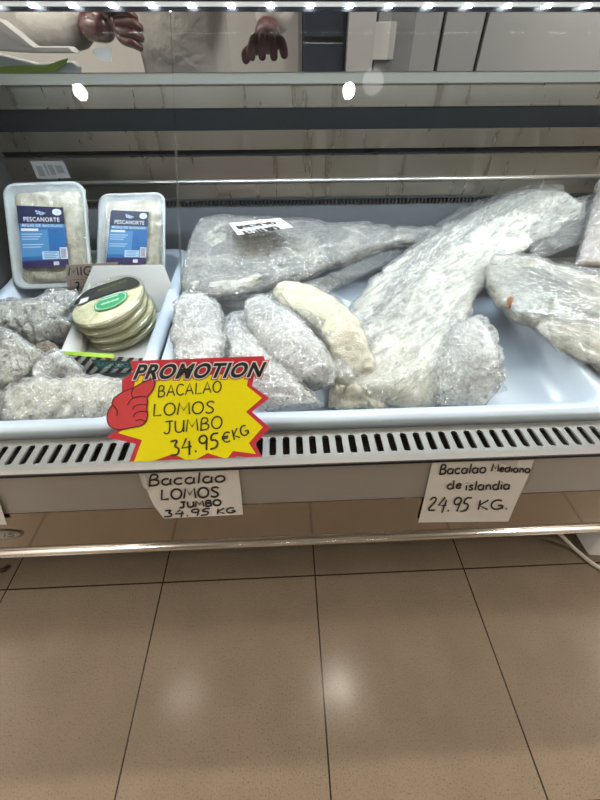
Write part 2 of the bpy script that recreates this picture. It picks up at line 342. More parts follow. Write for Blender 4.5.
nt.links.new(bump(nt, add(nt, add(nt, sp, None, 'MULTIPLY', .06), br.outputs['Fac'], 'SUBTRACT'), .25, .002), b.inputs['Normal'])
struct(MB().box((-4, -6.5, -.1), (4, 3.3, 0)).build('floor', fm))
wallm = mat('wall_paint', (.55, .54, .52), .7); ceilm = mat('ceiling_paint', (.62, .60, .57), .8)
struct(MB().box((-4, -6.5, 2.7), (4, 3.3, 2.8)).build('ceiling', ceilm))
struct(MB().box((-4, 3.2, 0), (4, 3.3, 2.7)).build('wall_back', wallm))
struct(MB().box((-4, -6.6, 0), (4, -6.5, 2.7)).build('wall_front', wallm))
struct(MB().box((-4.1, -6.5, 0), (-4, 3.2, 2.7)).build('wall_left', wallm))
struct(MB().box((4, -6.5, 0), (4.1, 3.2, 2.7)).build('wall_right', wallm))
bulb = emit_mat('downlight_or_fill_diffuser', (1, .95, .88), 30)
def ring(cx, cy, z, r, k=28): return [(cx+r*math.cos(2*PI*i/k), cy+r*math.sin(2*PI*i/k), z) for i in range(k)]
for x, y, e, r in DOWNLIGHTS_AND_FILL:
    big = r > .1
    t = thing('downlight_or_fill', 'wide round fill light added out of view beyond the ends of the counter' if big else 'small round white recessed ceiling downlight, one of a set mostly added unseen as fill', 'ceiling light', (x, y, 2.7), 'added wide fill lights' if big else 'ceiling downlights')
    MB().loops([ring(x, y, 2.7, r+.02), ring(x, y, 2.69, r+.02), ring(x, y, 2.686, r), ring(x, y, 2.7, r)], False, False).build('trim_ring', M['white'], t, True)
    MB().loops([ring(x, y, 2.699, r), ring(x, y, 2.690, r)]).build('diffuser', bulb, t)
t = thing('reflection_disc', 'frosted glowing disc added overhead to make the dim oval reflection on the glass', 'ceiling light', (.463, .63, 2.7))  # glowing disc added only for its oval reflection on the front glass
MB().loops([ring(.463, .63, 2.7, .05), ring(.463, .63, 2.675, .05), ring(.463, .63, 2.66, .036)]).build('glow_disc', emit_mat('glow_disc', (1, .97, .92), 5), t, True)

# ------------------------------------------------------------------ the refrigerated counter
XA, XB = -1.6, 1.9
case = thing('display_counter', 'refrigerated fish counter with sloping glass front and grey steel body', 'display counter', (.2, .8, 0))
MB().box((XA, .425, .553), (XB, .45, .690)).build('bumper_panel', M['satin'], case, bevel=.004)
MB().box((XA, .4255, .392), (XB, .45, .553)).build('lower_panel', M['polish'], case)
MB().tube([(XA, .424, .381), (XB, .424, .381)], .011, 14).tube([(XA, .427, .366), (XB, .427, .366)], .007, 12).build('chrome_strip', M['chrome'], case, True)
MB().box((XA, .45, .36), (XB, 1.62, .40)).build('underside', M['dark'], case)
MB().box((XA, 1.36, .40), (XB, 1.62, 1.16)).build('service_back', M['satin'], case)
for x in (XA+.12, XB-.2):
    for y in (.72, 1.45): MB().tube([(x, y, 0), (x, y, .02), (x, y, .025), (x, y, .36)], [.035, .035, .02, .02], 16).build('foot', M['chrome'], case)
MB().box((XA, .416, .690), (XB, .440, .6935)).build('seal', M['black'], case)
# perforated return-air deck: a plate with slots along the depth
g = MB(); pitch, sw = .0262, .0135; y0, y1, ya, yb = .418, .532, .440, .488; zt, zb = .6975, .6935
g.box((XA, y0, zb), (XB, ya, zt)); g.box((XA, yb, zb), (XB, y1, zt))
k = int((XB-XA)/pitch)
for i in range(k):
    xa = XA+i*pitch; g.box((xa, ya, zb), (xa+pitch-sw, yb, zt))
    xs0, xs1 = xa+pitch-sw, xa+pitch; xc = (xs0+xs1)/2; r = sw/2      # rounded slot ends
    for (yc, sgn) in ((ya, 1), (yb, -1)):
        for (sx, a0) in ((xs0, 180), (xs1, 0)):
            ar = [(xc+r*math.cos(math.radians(a0+(90-a0)*q/5)), yc+sgn*(r-r*math.sin(math.radians(a0+(90-a0)*q/5)))) for q in range(6)]
            for p, q in zip(ar, ar[1:]): g.quad((p[0], p[1], zt), (q[0], q[1], zt), (q[0], yc, zt), (p[0], yc, zt))
g.build('air_grille', M['deck_steel'], case)
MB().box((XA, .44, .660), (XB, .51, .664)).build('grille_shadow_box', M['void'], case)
MB().hexa([(XA, .505, dz(.505, -.105)), (XB, .505, dz(.505, -.105)), (XB, 1.33, dz(1.33, -.105)), (XA, 1.33, dz(1.33, -.105))],
          [(XA, .505, dz(.505, -.088)), (XB, .505, dz(.505, -.088)), (XB, 1.33, dz(1.33, -.088)), (XA, 1.33, dz(1.33, -.088))]).build('deck', M['deck_steel'], case)
# back wall, from the bottom up
MB().box((XA, 1.33, .66), (XB, 1.36, .899)).build('liner', M['liner'], case)
v = MB().box((XA, 1.34, .897), (XB, 1.36, .925))
v.build('vent_recess', M['void'], case)
v = MB(); x = XA
while x < XB: v.box((x, 1.326, .899), (x+.006, 1.34, .917)); x += .0125
v.box((XA, 1.322, .916), (XB, 1.34, .923)); v.build('air_vent', M['dark'], case)
MB().box((XA, 1.33, .923), (XB, 1.36, 1.037)).build('back_panel', M['back_steel'], case)
MB().box((XA, 1.345, 1.037), (XB, 1.36, 1.054)).build('groove', M['black'], case)
MB().box((XA, 1.33, 1.054), (XB, 1.36, 1.101)).build('back_panel', M['back_steel'], case)
MB().tube([(XA, 1.329, .970), (XB, 1.329, .970)], .0065, 12).build('rail', M['steel'], case, True)
MB().box((XA, 1.335, 1.101), (XB, 1.36, 1.153)).build('door_seal', M['black'], case)
MB().box((XA, 1.328, 1.153), (XB, 1.36, 1.158)).box((XA, 1.332, 1.158), (XB, 1.36, 1.203)).build('upper_panel', M['back_steel'], case)
MB().box((XA, 1.318, 1.203), (XB, 1.40, 1.2275)).build('ledge', M['alu'], case, bevel=.003)
MB().box((XA, 1.40, 1.16), (XB, 1.66, 1.195)).build('rear_worktop', M['steel'], case)
for a, b, y in ((XA, .36, 1.352), (.30, XB, 1.366)): MB().box((a, y, 1.2275), (b, y+.005, 1.345)).build('sliding_pane', M['rearglass'], case)
MB().box((XA, .98, 1.347), (XB, 1.44, 1.37)).box((XA, .984, 1.330), (XB, 1.002, 1.347)).box((XA, 1.002, 1.3185), (XB, 1.006, 1.347)).build('canopy', M['canopy'], case)  # thin rear lip added to keep the LED reflection off the sliding panes
# end panels
def endpanel(x0, x1):
    prof = [(.43, .36), (1.40, .36), (1.40, 1.345), (1.0, 1.345), (.45, .70), (.43, .69)]
    MB().hexa([(x0, y, z) for y, z in prof], [(x1, y, z) for y, z in prof]).build('end_panel', M['charcoal'], case)
endpanel(XA-.03, -.835); endpanel(XB-.02, XB+.03)
# front glass: two panes meeting at an upright joint
XJ = on_plane(175, 135, G0, GN).x; gl_len = .845; th = .006
def gp(x, u, d): return G0+Vector((x, 0, 0))+GU*u+GN*d
for a, b in ((-.833, XJ-.0004), (XJ+.0004, XB-.02)):
    p = MB().hexa([gp(a, 0, -th), gp(b, 0, -th), gp(b, gl_len, -th), gp(a, gl_len, -th)], [gp(a, 0, 0), gp(b, 0, 0), gp(b, gl_len, 0), gp(a, gl_len, 0)]).build('front_glass_pane', M['glass'], case)
    e = b if b < 0 else a; s = .0012 if b < 0 else 0
    MB().hexa([gp(e-s, .33, -th-.0002), gp(e-s+.0012, .33, -th-.0002), gp(e-s+.0012, gl_len*.71, -th-.0002), gp(e-s, gl_len*.71, -th-.0002)], [gp(e-s, .33, .0002), gp(e-s+.0012, .33, .0002), gp(e-s+.0012, gl_len*.71, .0002), gp(e-s, gl_len*.71, .0002)]).build('pane_edge', M['glassedge'], p)
# LED strip under the canopy's front edge
strip = MB().box((-.83, .985, 1.3245), (XB-.02, .999, 1.330)).build('led_strip', emit_mat('led_diffuser', (.86, .94, 1), .35), case)
ledm = emit_mat('led_chip', (.88, .95, 1), 30)
for i in range(33):
    x = at_y(-85+i*39.5, 6, .988).x
    if x < XB-.05 and x > -.83: MB().box((x-.006, .9835, 1.3225), (x+.006, .998, 1.3255)).build('led', ledm, strip)
# data plate on the back wall and oval badge on the front
lbl = MB(); Y = 1.3285; q = [at_y(*p, Y) for p in ((30, 161), (63, 161), (71, 178), (38, 179))]
def qs(c, off): return lambda u, v, l=0: (c[3]*(1-u)+c[2]*u)*(1-v)+(c[0]*(1-u)+c[1]*u)*v+off*(1+l)
sf = qs(q, Vector((0, -.001, 0))); lbl.quad(sf(0, 0), sf(1, 0), sf(1, 1), sf(0, 1), m=0)
for u0, u1, v0, v1 in ((.1, .28, .15, .72), (.36, .42, .2, .85), (.47, .62, .2, .8), (.68, .9, .3, .75)): lbl.quad(sf(u0, v0, .3), sf(u1, v0, .3), sf(u1, v1, .3), sf(u0, v1, .3), m=1)
lbl.build('data_plate', [mat('grey_sticker', (.22, .22, .22), .5), mat('sticker_print', (.12, .12, .12), .5)], case, recalc=False)
bs = plane_surface(Vector((0, .4255, .5)), Vector((0, -1, 0))); bd = MB()
el = lambda r, n=32: [(-2+26*r*math.cos(2*PI*i/n), 534.2-1.0*r*math.cos(2*PI*i/n)+4.6*r*math.sin(2*PI*i/n)) for i in range(n)]
bd.hexa([bs(x, y, .0) for x, y in el(1)], [bs(x, y, .002) for x, y in el(1)], 1); bd.quad(*[bs(x, y, .0024) for x, y in el(.88)], m=0)
write(bd, 'IS', 4, 536, 15, 535.4, 4, 1.1, bs, .003, .25, m=1)
bd.build('badge', [mat('badge_grey', (.33, .31, .27), .35, .5), mat('badge_rim', (.08, .07, .06), .35, .5)], case, recalc=False)

# ------------------------------------------------------------------ the two white trays
def rrect(x0, x1, y0, y1, r, h, n=7):
    P = []
    for cx, cy, a0 in ((x1-r, y0+r, -90), (x1-r, y1-r, 0), (x0+r, y1-r, 90), (x0+r, y0+r, 180)):
        for i in range(n): a = math.radians(a0+90*i/(n-1)); P.append((cx+r*math.cos(a), cy+r*math.sin(a)))
    return [(x, y, dz(y, h)) for x, y in P]
def tray(label, x0, x1, y0, y1):
    t = thing('plastic_tray', label, 'tray', ((x0+x1)/2, (y0+y1)/2, dz((y0+y1)/2, -.088)), 'white plastic trays in the counter')
    prof = [(.022, -.087), (.006, -.026), (.0, -.0235), (0, -.006), (.005, 0), (.030, 0), (.035, -.006), (.041, -.035), (.049, -.060), (.062, -.073), (.085, -.079), (.12, -.0805)]
    L = [rrect(x0+d, x1-d, y0+d, y1-d, max(.03, .06-d*.2), h) for d, h in prof]
    MB().loops(L).build('tray_body', M['tray'], t, True, bevel=0)
tray('left white plastic tray holding packs, tubs and wrapped pieces', -.83, -.309, .503, 1.27)
tray('right white plastic tray holding the large salted cod', -.300, .705, .503, 1.27)

# ------------------------------------------------------------------ salted cod in the right tray
def fish(name, label, cat, sec, mt, film=None, group=None, fk=None, extra=None, **k):
    c = U(*[sum(r[i]+r[i+3] for r in sec)/2/len(sec) for i in range(2)], 0); c.z = dz(c.y, -.08)
    t = thing(name, label, cat, tuple(c), group); slab('fish_flesh', mt, t, sec, **{**dict(crk=.0022, crs=34, nu=80, nv=64), **k})
    if film:
        kk = dict(k); kk.update(infl=.005, amp=k.get('amp', .006), crk=.004, crs=42, nu=90, nv=80); kk.update(fk or {})
        slab('plastic_wrap', film, t, sec, **kk)
    return t
t = fish('salted_cod_half', 'grey-skinned half cod in cling film at the back, carrying the white price card', 'fish',
     [(203, 227, .095, 194, 248, .06, .03), (212, 222, .105, 183, 291, .0, .05), (240, 222, .095, 226, 296, .0, .055), (300, 223, .08, 286, 283, .01, .055), (350, 229, .075, 340, 263, .03, .05), (400, 231, .065, 390, 248, .045, .04), (442, 232, .055, 440, 239, .05, .015)],
     M['skin'], M['bigfilm'], amp=.015, sc=12, seed=4, nu=60, nv=48, fk=dict(infl=.006, crk=.004, crs=30))
sheet('loose_wrap', M['loose'], t, [[(190, 292, .01), (250, 296, .0), (310, 282, .01), (380, 254, .03), (430, 240, .04)], [(200, 300, -.02), (250, 309, -.03), (310, 300, -.02), (370, 272, .0), (420, 250, .02)], [(215, 305, -.04), (255, 314, -.05), (300, 306, -.05), (350, 284, -.04), (400, 262, -.02)]], seed=3, crk=.008, crs=20)
slab('belly_flesh', M['codwhite'], t, [(188, 280, .02, 185, 294, -.005, .022), (230, 282, .025, 228, 294, .0, .026), (286, 269, .033, 287, 281, .008, .026), (338, 252, .045, 341, 262, .028, .022), (388, 240, .048, 391, 248, .04, .014)], nu=60, nv=32, amp=.006, sc=26, seed=14, crk=.002, crs=34)
slab('head_flesh', M['cod'], t, [(207, 229, .093, 200, 250, .062, .025), (224, 224, .10, 216, 249, .07, .034), (246, 224, .097, 240, 240, .08, .024), (266, 226, .09, 262, 236, .085, .012)], nu=50, nv=32, amp=.008, sc=28, seed=15, crk=.002, crs=34)
t = fish('whole_salted_cod', 'largest white cod, split open and wrapped, running diagonally up the tray', 'fish',
     [(333, 388, -.045, 392, 408, -.055, .03), (333, 370, -.01, 436, 404, -.045, .055), (345, 330, .0, 447, 368, -.025, .065), (368, 290, .02, 466, 322, .0, .065), (402, 258, .05, 486, 278, .035, .06), (448, 229, .09, 520, 252, .07, .055), (505, 200, .135, 562, 226, .10, .045), (552, 192, .145, 582, 207, .13, .03)],
     M['codwhite'], M['diagfilm'], amp=.013, sc=12, seed=11, nu=80, nv=56, fk=dict(infl=.005, crk=.0035, crs=26, nu=90))
sheet('loose_wrap', M['looseD'], t, [[(352, 318, .0), (395, 262, .04), (440, 222, .08), (500, 188, .12), (547, 167, .15)], [(375, 318, .035), (412, 262, .075), (450, 228, .11), (510, 197, .15), (552, 180, .15)], [(400, 318, .05), (430, 268, .085), (470, 235, .115), (525, 205, .155), (566, 190, .155)]], seed=8, crk=.008, crs=22)
sheet('loose_wrap', M['looseD'], t, [[(520, 228, .11), (560, 205, .14), (590, 195, .145)], [(530, 250, .08), (570, 228, .11), (605, 215, .12)], [(520, 268, .05), (560, 252, .07), (600, 240, .08)]], seed=18, crk=.008, crs=20)
t = fish('cod_belly', 'lumpy pale cod flesh at the front edge under the largest cod', 'fish',
     [(330, 378, -.03, 328, 407, -.055, .03), (352, 368, -.02, 350, 409, -.055, .05), (385, 378, -.02, 385, 409, -.055, .05), (425, 388, -.03, 425, 409, -.055, .04)], M['cod'], None, amp=.013, sc=30, seed=21)
t = fish('thick_cod_loin', 'thick unwrapped cod loin showing a cream cut face, in the middle', 'fish',
     [(282, 286, .05, 272, 294, .04, .04), (312, 291, .05, 280, 312, .02, .06), (345, 310, .045, 308, 333, .0, .07), (366, 340, .03, 325, 352, -.01, .08), (374, 368, .0, 334, 374, -.03, .07), (368, 388, -.03, 336, 390, -.05, .05)], M['cod'], None, amp=.006, sc=20, seed=31, sq=.6, crk=.0012)
slab('cut_face', flesh_mat('cut_flesh', (.50, .48, .36), (.60, .58, .47), (.42, .40, .29), 20, .7, .004), t, [(285, 289, .066, 280, 293, .06, .012), (314, 296, .066, 291, 309, .045, .016), (342, 314, .06, 316, 328, .035, .016), (360, 340, .045, 333, 347, .022, .016), (364, 352, .035, 344, 357, .015, .01)], nu=40, nv=32, amp=.003, sc=30, seed=35, sq=.6)
sheet('loose_wrap', M['loose'], t, [[(274, 288, .055), (315, 285, .06), (350, 303, .06), (382, 340, .045)], [(262, 300, .03), (290, 312, .045), (325, 330, .04), (360, 362, .02)], [(268, 312, .0), (285, 328, .0), (318, 352, -.01), (336, 380, -.03)]], seed=33, crk=.005, crs=26)
G2 = 'cling-wrapped cod loins in the right tray'
fish('wrapped_loin', 'grey wrapped cod loin with ribbed film, lying on top beside the cut loin', 'fish', [(263, 299, .045, 247, 305, .04, .03), (292, 317, .045, 250, 328, .02, .055), (318, 343, .035, 268, 355, .0, .06), (334, 369, .01, 291, 381, -.02, .055), (327, 386, -.01, 304, 389, -.03, .03)], M['codgrey'], M['film'], G2, amp=.006, sc=15, seed=41, fk=dict(crk=.002))
fish('wrapped_loin', 'wrapped loin lowest of the pile, its lower end touching the front rim', 'fish', [(243, 315, .0, 222, 321, .0, .03), (276, 350, -.01, 231, 357, -.01, .055), (300, 384, -.02, 256, 392, -.03, .055), (324, 408, -.045, 266, 411, -.05, .04)], M['codgrey'], M['film'], G2, amp=.009, sc=14, seed=43)
fish('wrapped_loin', 'upright wrapped loin block against the left side of the right tray', 'fish', [(202, 296, .04, 179, 303, .035, .03), (219, 312, .03, 177, 328, .02, .06), (222, 348, .0, 178, 360, -.01, .06), (222, 388, -.04, 190, 396, -.05, .04)], M['codgrey'], M['film'], G2, amp=.009, sc=14, seed=45)
t = fish('wrapped_cod_piece', 'small crumpled cling-film parcel with a cod end, at the right of the front rim', 'fish', [(458, 325, .02, 479, 321, .02, .03), (443, 360, .0, 494, 355, .0, .06), (433, 388, -.03, 494, 386, -.03, .055), (443, 409, -.05, 474, 410, -.055, .03)], M['codgrey'], M['film'], None, amp=.006, seed=51, fk=dict(crk=.007, crs=26, infl=.008))
sheet('loose_wrap', M['loose'], t, [[(450, 318, .04), (468, 320, .045), (486, 330, .03)], [(432, 365, .02), (460, 362, .04), (500, 368, .0)], [(425, 400, -.03), (455, 404, -.02), (506, 392, -.05)]], seed=53, crk=.008, crs=26)
t = fish('salted_cod_fillet', 'wrapped cod side with an orange spot, overhanging the right end of the tray', 'fish', [(491, 258, .085, 487, 266, .07, .02), (506, 258, .085, 491, 292, .04, .04), (536, 263, .085, 511, 314, .02, .055), (565, 270, .085, 541, 332, .02, .055), (605, 283, .08, 572, 352, .02, .055), (650, 300, .07, 622, 378, .02, .05), (700, 330, .06, 672, 398, .02, .03)], M['cod'], M['fanfilm'], None, amp=.010, sc=15, seed=61, fk=dict(crk=.004, crs=34))
sheet('loose_wrap', M['looseF'], t, [[(490, 262, .09), (530, 258, .095), (590, 268, .095), (640, 285, .09)], [(500, 300, .06), (545, 300, .075), (600, 320, .07), (645, 335, .06)], [(530, 326, .01), (560, 345, .0), (600, 368, .0), (645, 385, .0)], [(545, 336, -.02), (566, 362, -.035), (600, 386, -.03), (640, 402, -.02)]], seed=63, crk=.006, crs=22)
os_ = MB(); c0 = U(511, 300, .073)
os_.loops([[c0+Vector((.007*math.cos(a)*r*(1+.3*math.sin(3*a)), .009*math.sin(a)*r, h+.014*math.sin(a)*r)) for a in [2*PI*i/18 for i in range(18)]] for r, h in ((1, -.006), (.6, .001), (.2, .003))]).build('orange_spot', mat('orange_stain', (.42, .2, .11), .6), t, True)
fish('wrapped_tail_piece', 'wrapped cod tail, coloured with a pink film reflection, standing at the right edge behind the cod side', 'fish', [(577, 266, .08, 640, 270, .08, .03), (586, 235, .11, 640, 240, .11, .04), (593, 205, .14, 640, 208, .14, .04), (600, 178, .17, 640, 180, .17, .02)], flesh_mat('cod_with_pink_reflection', (.46, .38, .34), (.56, .48, .43), (.36, .28, .25)), M['bigfilm'], None, amp=.004, seed=71)  # flesh colour carries the pinkish reflection of the film
# price card lying on the half cod
pc = MB(); cq = [U(229, 223, .133), U(280, 218, .133), U(293, 227, .133), U(238, 235, .133)]; cn = (cq[1]-cq[0]).cross(cq[3]-cq[0]).normalized(); cn = cn if cn.z > 0 else -cn
sf2 = lambda u, v, l=0: (cq[3]*(1-u)+cq[2]*u)*(1-v)+(cq[0]*(1-u)+cq[1]*u)*v+cn*l
pc.hexa([sf2(0, 0, -.001), sf2(1, 0, -.001), sf2(1, 1, -.001), sf2(0, 1, -.001)], [sf2(0, 0), sf2(1, 0), sf2(1, 1), sf2(0, 1)], 0)
write(pc, 'BACALAO', .08, .66, .78, .70, .26, .05, sf2, .001, m=1); write(pc, 'ENTERO', .12, .2, .72, .26, .32, .055, sf2, .001, m=1)
tag(pc.build('price_card', [M['card'], M['ink']], recalc=False), 'white hand-lettered price card lying on the grey-skinned cod', 'price card')

# ------------------------------------------------------------------ wrapped pieces in the left tray
G3 = 'cling-wrapped cod pieces in the left tray'
fish('wrapped_piece', 'large silvery wrapped cod block along the front rim of the left tray', 'fish', [(8, 390, -.03, 3, 420, -.055, .03), (40, 381, -.03, 38, 421, -.055, .045), (88, 382, -.03, 88, 421, -.055, .045), (122, 384, -.03, 124, 421, -.055, .055), (136, 388, -.03, 138, 416, -.05, .03)], M['codwhite'], M['film'], G3, amp=.010, sc=13, seed=81)
fish('wrapped_piece', 'wrapped piece lying across at the back, below the larger blue-labelled pack', 'fish', [(-25, 312, .0, -25, 336, -.03, .04), (8, 304, .01, 8, 335, -.03, .05), (44, 304, .01, 44, 331, -.03, .05), (68, 308, .0, 64, 320, -.02, .03)], M['codwhite'], M['film'], G3, amp=.010, sc=13, seed=83)
fish('wrapped_piece', 'wrapped piece cut off by the left edge, with a cream folded end', 'fish', [(-40, 335, .0, -40, 392, -.04, .05), (5, 333, .01, 5, 388, -.04, .06), (28, 346, .0, 26, 378, -.035, .05), (42, 356, -.01, 38, 369, -.03, .03)], M['codwhite'], M['film'], G3, amp=.010, sc=13, seed=85)
fish('brown_skin_piece', 'brown-skinned cod end showing between the wrapped pieces and the carton', 'fish', [(34, 346, .0, 36, 362, -.03, .02), (48, 342, .0, 50, 359, -.03, .03), (60, 349, -.01, 58, 360, -.03, .02)], M['brownskin'], None, None, amp=.003, seed=87)
fish('wrapped_piece', 'pale wrapped piece beside the lower left corner of the carton', 'fish', [(25, 332, .0, 28, 346, -.04, .03), (52, 320, .0, 54, 343, -.05, .04), (74, 326, -.01, 72, 341, -.05, .03)], M['codwhite'], M['film'], G3, amp=.007, sc=18, seed=89)
fish('wrapped_piece', 'small wrapped piece in front of the brown-skinned end', 'fish', [(32, 364, -.02, 36, 386, -.055, .03), (58, 354, -.02, 58, 380, -.055, .04), (82, 368, -.03, 80, 382, -.055, .03)], M['codgrey'], M['film'], G3, amp=.007, sc=18, seed=91)
fish('dark_wrapped_piece', 'dark-skinned wrapped piece in the front left corner', 'fish', [(-30, 392, -.03, -30, 424, -.06, .03), (0, 392, -.03, 0, 424, -.06, .04), (13, 400, -.04, 11, 419, -.06, .03)], M['skin'], M['loose'], None, amp=.004, seed=93)
fish('wrapped_piece', 'smallest wrapped piece, tucked behind the carton under the price tag', 'fish', [(30, 303, .0, 33, 313, -.02, .02), (55, 293, .01, 56, 309, -.02, .03), (78, 295, .0, 76, 309, -.02, .02)], M['codgrey'], M['film'], G3, amp=.007, sc=18, seed=95)

# ------------------------------------------------------------------ packs, carton and tubs in the left tray
def pack(label, corners, hb, lean, blue, cover):
    # corners TL TR BR BL in the photo, on a plane through the bottom edge leaning back
    b = (U(corners[3][0], corners[3][1], hb)+U(corners[2][0], corners[2][1], hb))/2
    n = Vector((0, -math.cos(lean), math.sin(lean))); q = [on_plane(x, y, b, n) for x, y in corners]
    wv, hv = q[1]-q[0], q[3]-q[0]
    def sf(u, v, l=0): return (q[0]*(1-u)+q[1]*u)*(1-v)+(q[3]*(1-u)+q[2]*u)*v+n*l
    W, H = wv.length, hv.length
    def rr(d, r, l, k=7):
        P = []
        for cu, cv, a0 in ((W-d-r, d+r, -90), (W-d-r, H-d-r, 0), (d+r, H-d-r, 90), (d+r, d+r, 180)):
            for i in range(k): a = math.radians(a0+90*i/(k-1)); P.append(sf((cu+r*math.cos(a))/W, (cv+r*math.sin(a))/H, l))
        return P
    c = sf(.5, 1, -.02); t = thing('fish_pack', label, 'food pack', tuple(c), 'blue-labelled packs of shredded cod')
    r = W*.13
    MB().loops([rr(W*.12, r*.8, -.042), rr(W*.05, r, -.004), rr(0, r*1.1, -.004), rr(0, r*1.1, .001), rr(W*.032, r, .001), rr(W*.045, r, -.006), rr(W*.11, r*.8, -.036)], True, True).build('tray', mat('clear_white_tray', (.38, .41, .42), .3), t, True)
    g = []; N = 34
    for j in range(N+1):
        L = []
        for i in range(N+1):
            u, v = .05+.90*i/N, .035+.93*j/N; p = sf(u, v)
            e = min(1, 9*min(i/N, 1-i/N, j/N, 1-j/N)); e = e*(2-e)
            L.append(p+n*(-.03+.024*e+.006*fbm(p, 38, 3)))
        g.append(L)
    MB().loops(g, False, False, False).build('shredded_cod', M['shred'], t, True)
    MB().quad(*rr(W*.03, r, .002)).build('lid_film', M['lid'], t)
    # printed label
    L0 = blue; lt = lambda u, v, l=0: on_plane(*(lambda a, b_: (a[0]*(1-v)+b_[0]*v, a[1]*(1-v)+b_[1]*v))((L0[0][0]*(1-u)+L0[1][0]*u, L0[0][1]*(1-u)+L0[1][1]*u), (L0[3][0]*(1-u)+L0[2][0]*u, L0[3][1]*(1-u)+L0[2][1]*u)), b+n*.0035, n)+n*l
    def R(mb, u0, u1, v0, v1, l, mi): mb.quad(lt(u0, v0, l), lt(u1, v0, l), lt(u1, v1, l), lt(u0, v1, l), m=mi)
    mb = MB(); R(mb, 0, 1, 0, 1, 0, 1); R(mb, 0, 1, 0, .28, .0004, 0); R(mb, .0, .62, .38, .82, .0004, 2)
    R(mb, .04, 1, .285, .345, .0004, 2); R(mb, 0, 1, .885, 1, .0004, 4)
    printed(mb, 'PESCANORTE', lambda u, v: lt(.13+.77*u, .25-.07*v, .0012), .015, 0, 3)
    printed(mb, 'MIGAS DE BACALAO', lambda u, v: lt(.08+.86*u, .335-.042*v, .0012), .01, 0, 3)
    R(mb, .05, .42, .365, .405, .0008, 3)
    for i, v in enumerate((.45, .49, .53, .62, .66)): R(mb, .05, .5-.05*(i % 3), v, v+.012, .0008, 5)
    R(mb, .45, .82, .74, .87, .0008, 5); R(mb, .84, 1, .68, .875, .0008, 3); R(mb, .68, .8, .915, .975, .0008, 3)
    for k in range(5): R(mb, .87+.022*k, .88+.022*k, .70, .86, .0014, 0)
    for k in range(4): R(mb, .5, .78-.04*(k % 2), .755+.028*k, .765+.028*k, .0014, 2)
    for du, dv in ((0, 0), (.07, .015), (.14, .03), (.02, .035), (.09, .05)):   # small fish shoal
        cx, cy = .42+du, .08+dv; mb.quad(*[lt(cx+a, cy+b2, .001) for a, b2 in ((-.035, 0), (0, -.016), (.03, 0), (.05, -.014), (.05, .014), (.03, 0.002), (0, .016))], m=5)
    mb.quad(*[lt(.86+.10*math.cos(a), .085+.055*math.sin(a), .001) for a in [2*PI*i/20 for i in range(20)]], m=3)
    mb.quad(*[lt(.86+.06*math.cos(a), .085+.03*math.sin(a), .0016) for a in [2*PI*i/20 for i in range(20)]], m=5)
    mb.build('label', M['pk'], t, recalc=False); return t
M['shred'] = flesh_mat('shredded_cod', (.60, .55, .42), (.76, .72, .60), (.40, .35, .25), 34, 1, .008)
M['lid'] = film_mat('clear_lid_film', .06, .4, .3, .12, .3, .08, (1, 1, 1), .15)
M['pk'] = [mat('label_navy', (.007, .012, .05), .35), mat('label_blue', (.018, .10, .27), .35), mat('label_light_blue', (.06, .19, .37), .35), mat('label_white', (.55, .57, .6), .4), mat('label_purple', (.03, .022, .075), .35), mat('label_pale', (.38, .5, .65), .4)]
pack('larger tilted pack of shredded cod with a blue label, far left', [(2, 184), (84, 181), (92, 287), (14, 290)], -.005, math.radians(33), [(16.5, 205.5), (63, 207.5), (69, 266), (23, 268.5)], None)
pack('smaller pack of shredded cod with a blue label, behind the tub carton', [(99, 194), (165, 192), (165, 274), (96, 276)], .0, math.radians(33), [(111, 210), (149, 212), (145.5, 264), (106, 264)], None)

# carton with clear tubs
def Cc(px, py, h): return U(px, py, h)
ct = thing('display_carton', 'white card display carton with zebra-striped front, in the left tray', 'carton', tuple(U(110, 350, -.075)))
fl, frt = Cc(60, 353, -.02), Cc(152, 359, -.02); bl, brr = Cc(96, 300, -.02), Cc(180, 300, -.02)
fl2, fr2 = Cc(78, 374, -.068), Cc(146, 372, -.068); bl2, br2 = Cc(100, 312, -.068), Cc(172, 312, -.068)
cardm = mat('carton_board', (.68, .69, .70), .6)
def wall(a, b, c, d, name, mm, thick=.0015):
    n = (b-a).cross(d-a).normalized()*thick; return MB().hexa([a, b, c, d], [a+n, b+n, c+n, d+n]).build(name, mm, ct)
wall(fl2, fr2, br2, bl2, 'base', cardm); 
zm = mat('zebra_print', (.6, .62, .6), .45); nt, b = nodes(zm); vv = coords(nt, (1, 1, 1)); wv = nt.nodes.new('ShaderNodeTexWave'); wv.wave_type = 'BANDS'; wv.bands_direction = 'DIAGONAL'
mpz = nt.nodes.new('ShaderNodeMapping'); nt.links.new(vv, mpz.inputs[0]); mpz.inputs['Scale'].default_value = (1, 0, -1.1); nt.links.new(mpz.outputs[0], wv.inputs[0])
wv.inputs['Scale'].default_value = 24; wv.inputs['Distortion'].default_value = 2.5; wv.inputs['Detail Scale'].default_value = 12
nt.links.new(ramp(nt, wv.outputs['Fac'], [(.46, (.015, .017, .017)), (.54, (.62, .64, .62))]), b.inputs['Base Color'])
wall(fl, frt, fr2, fl2, 'front_panel', zm)
fn_ = (frt-fl).cross(fl2-fl).normalized(); fn_ = fn_ if fn_.y < 0 else -fn_
def cf(u, v, l=0): return (fl*(1-u)+frt*u)*(1-v)+(fl2*(1-u)+fr2*u)*v+fn_*(.006+l)
zz = MB()
zz.quad(cf(.33, .2), cf(.82, .2), cf(.8, .62), cf(.36, .75), m=0); printed(zz, 'BACALAO', lambda u, v: cf(.38+.38*u, .56-.25*v, .001), .02, .2, 1)
zz.quad(cf(.5, .04, .001), cf(.56, .04, .001), cf(.58, .16, .001), cf(.52, .16, .001), m=2)
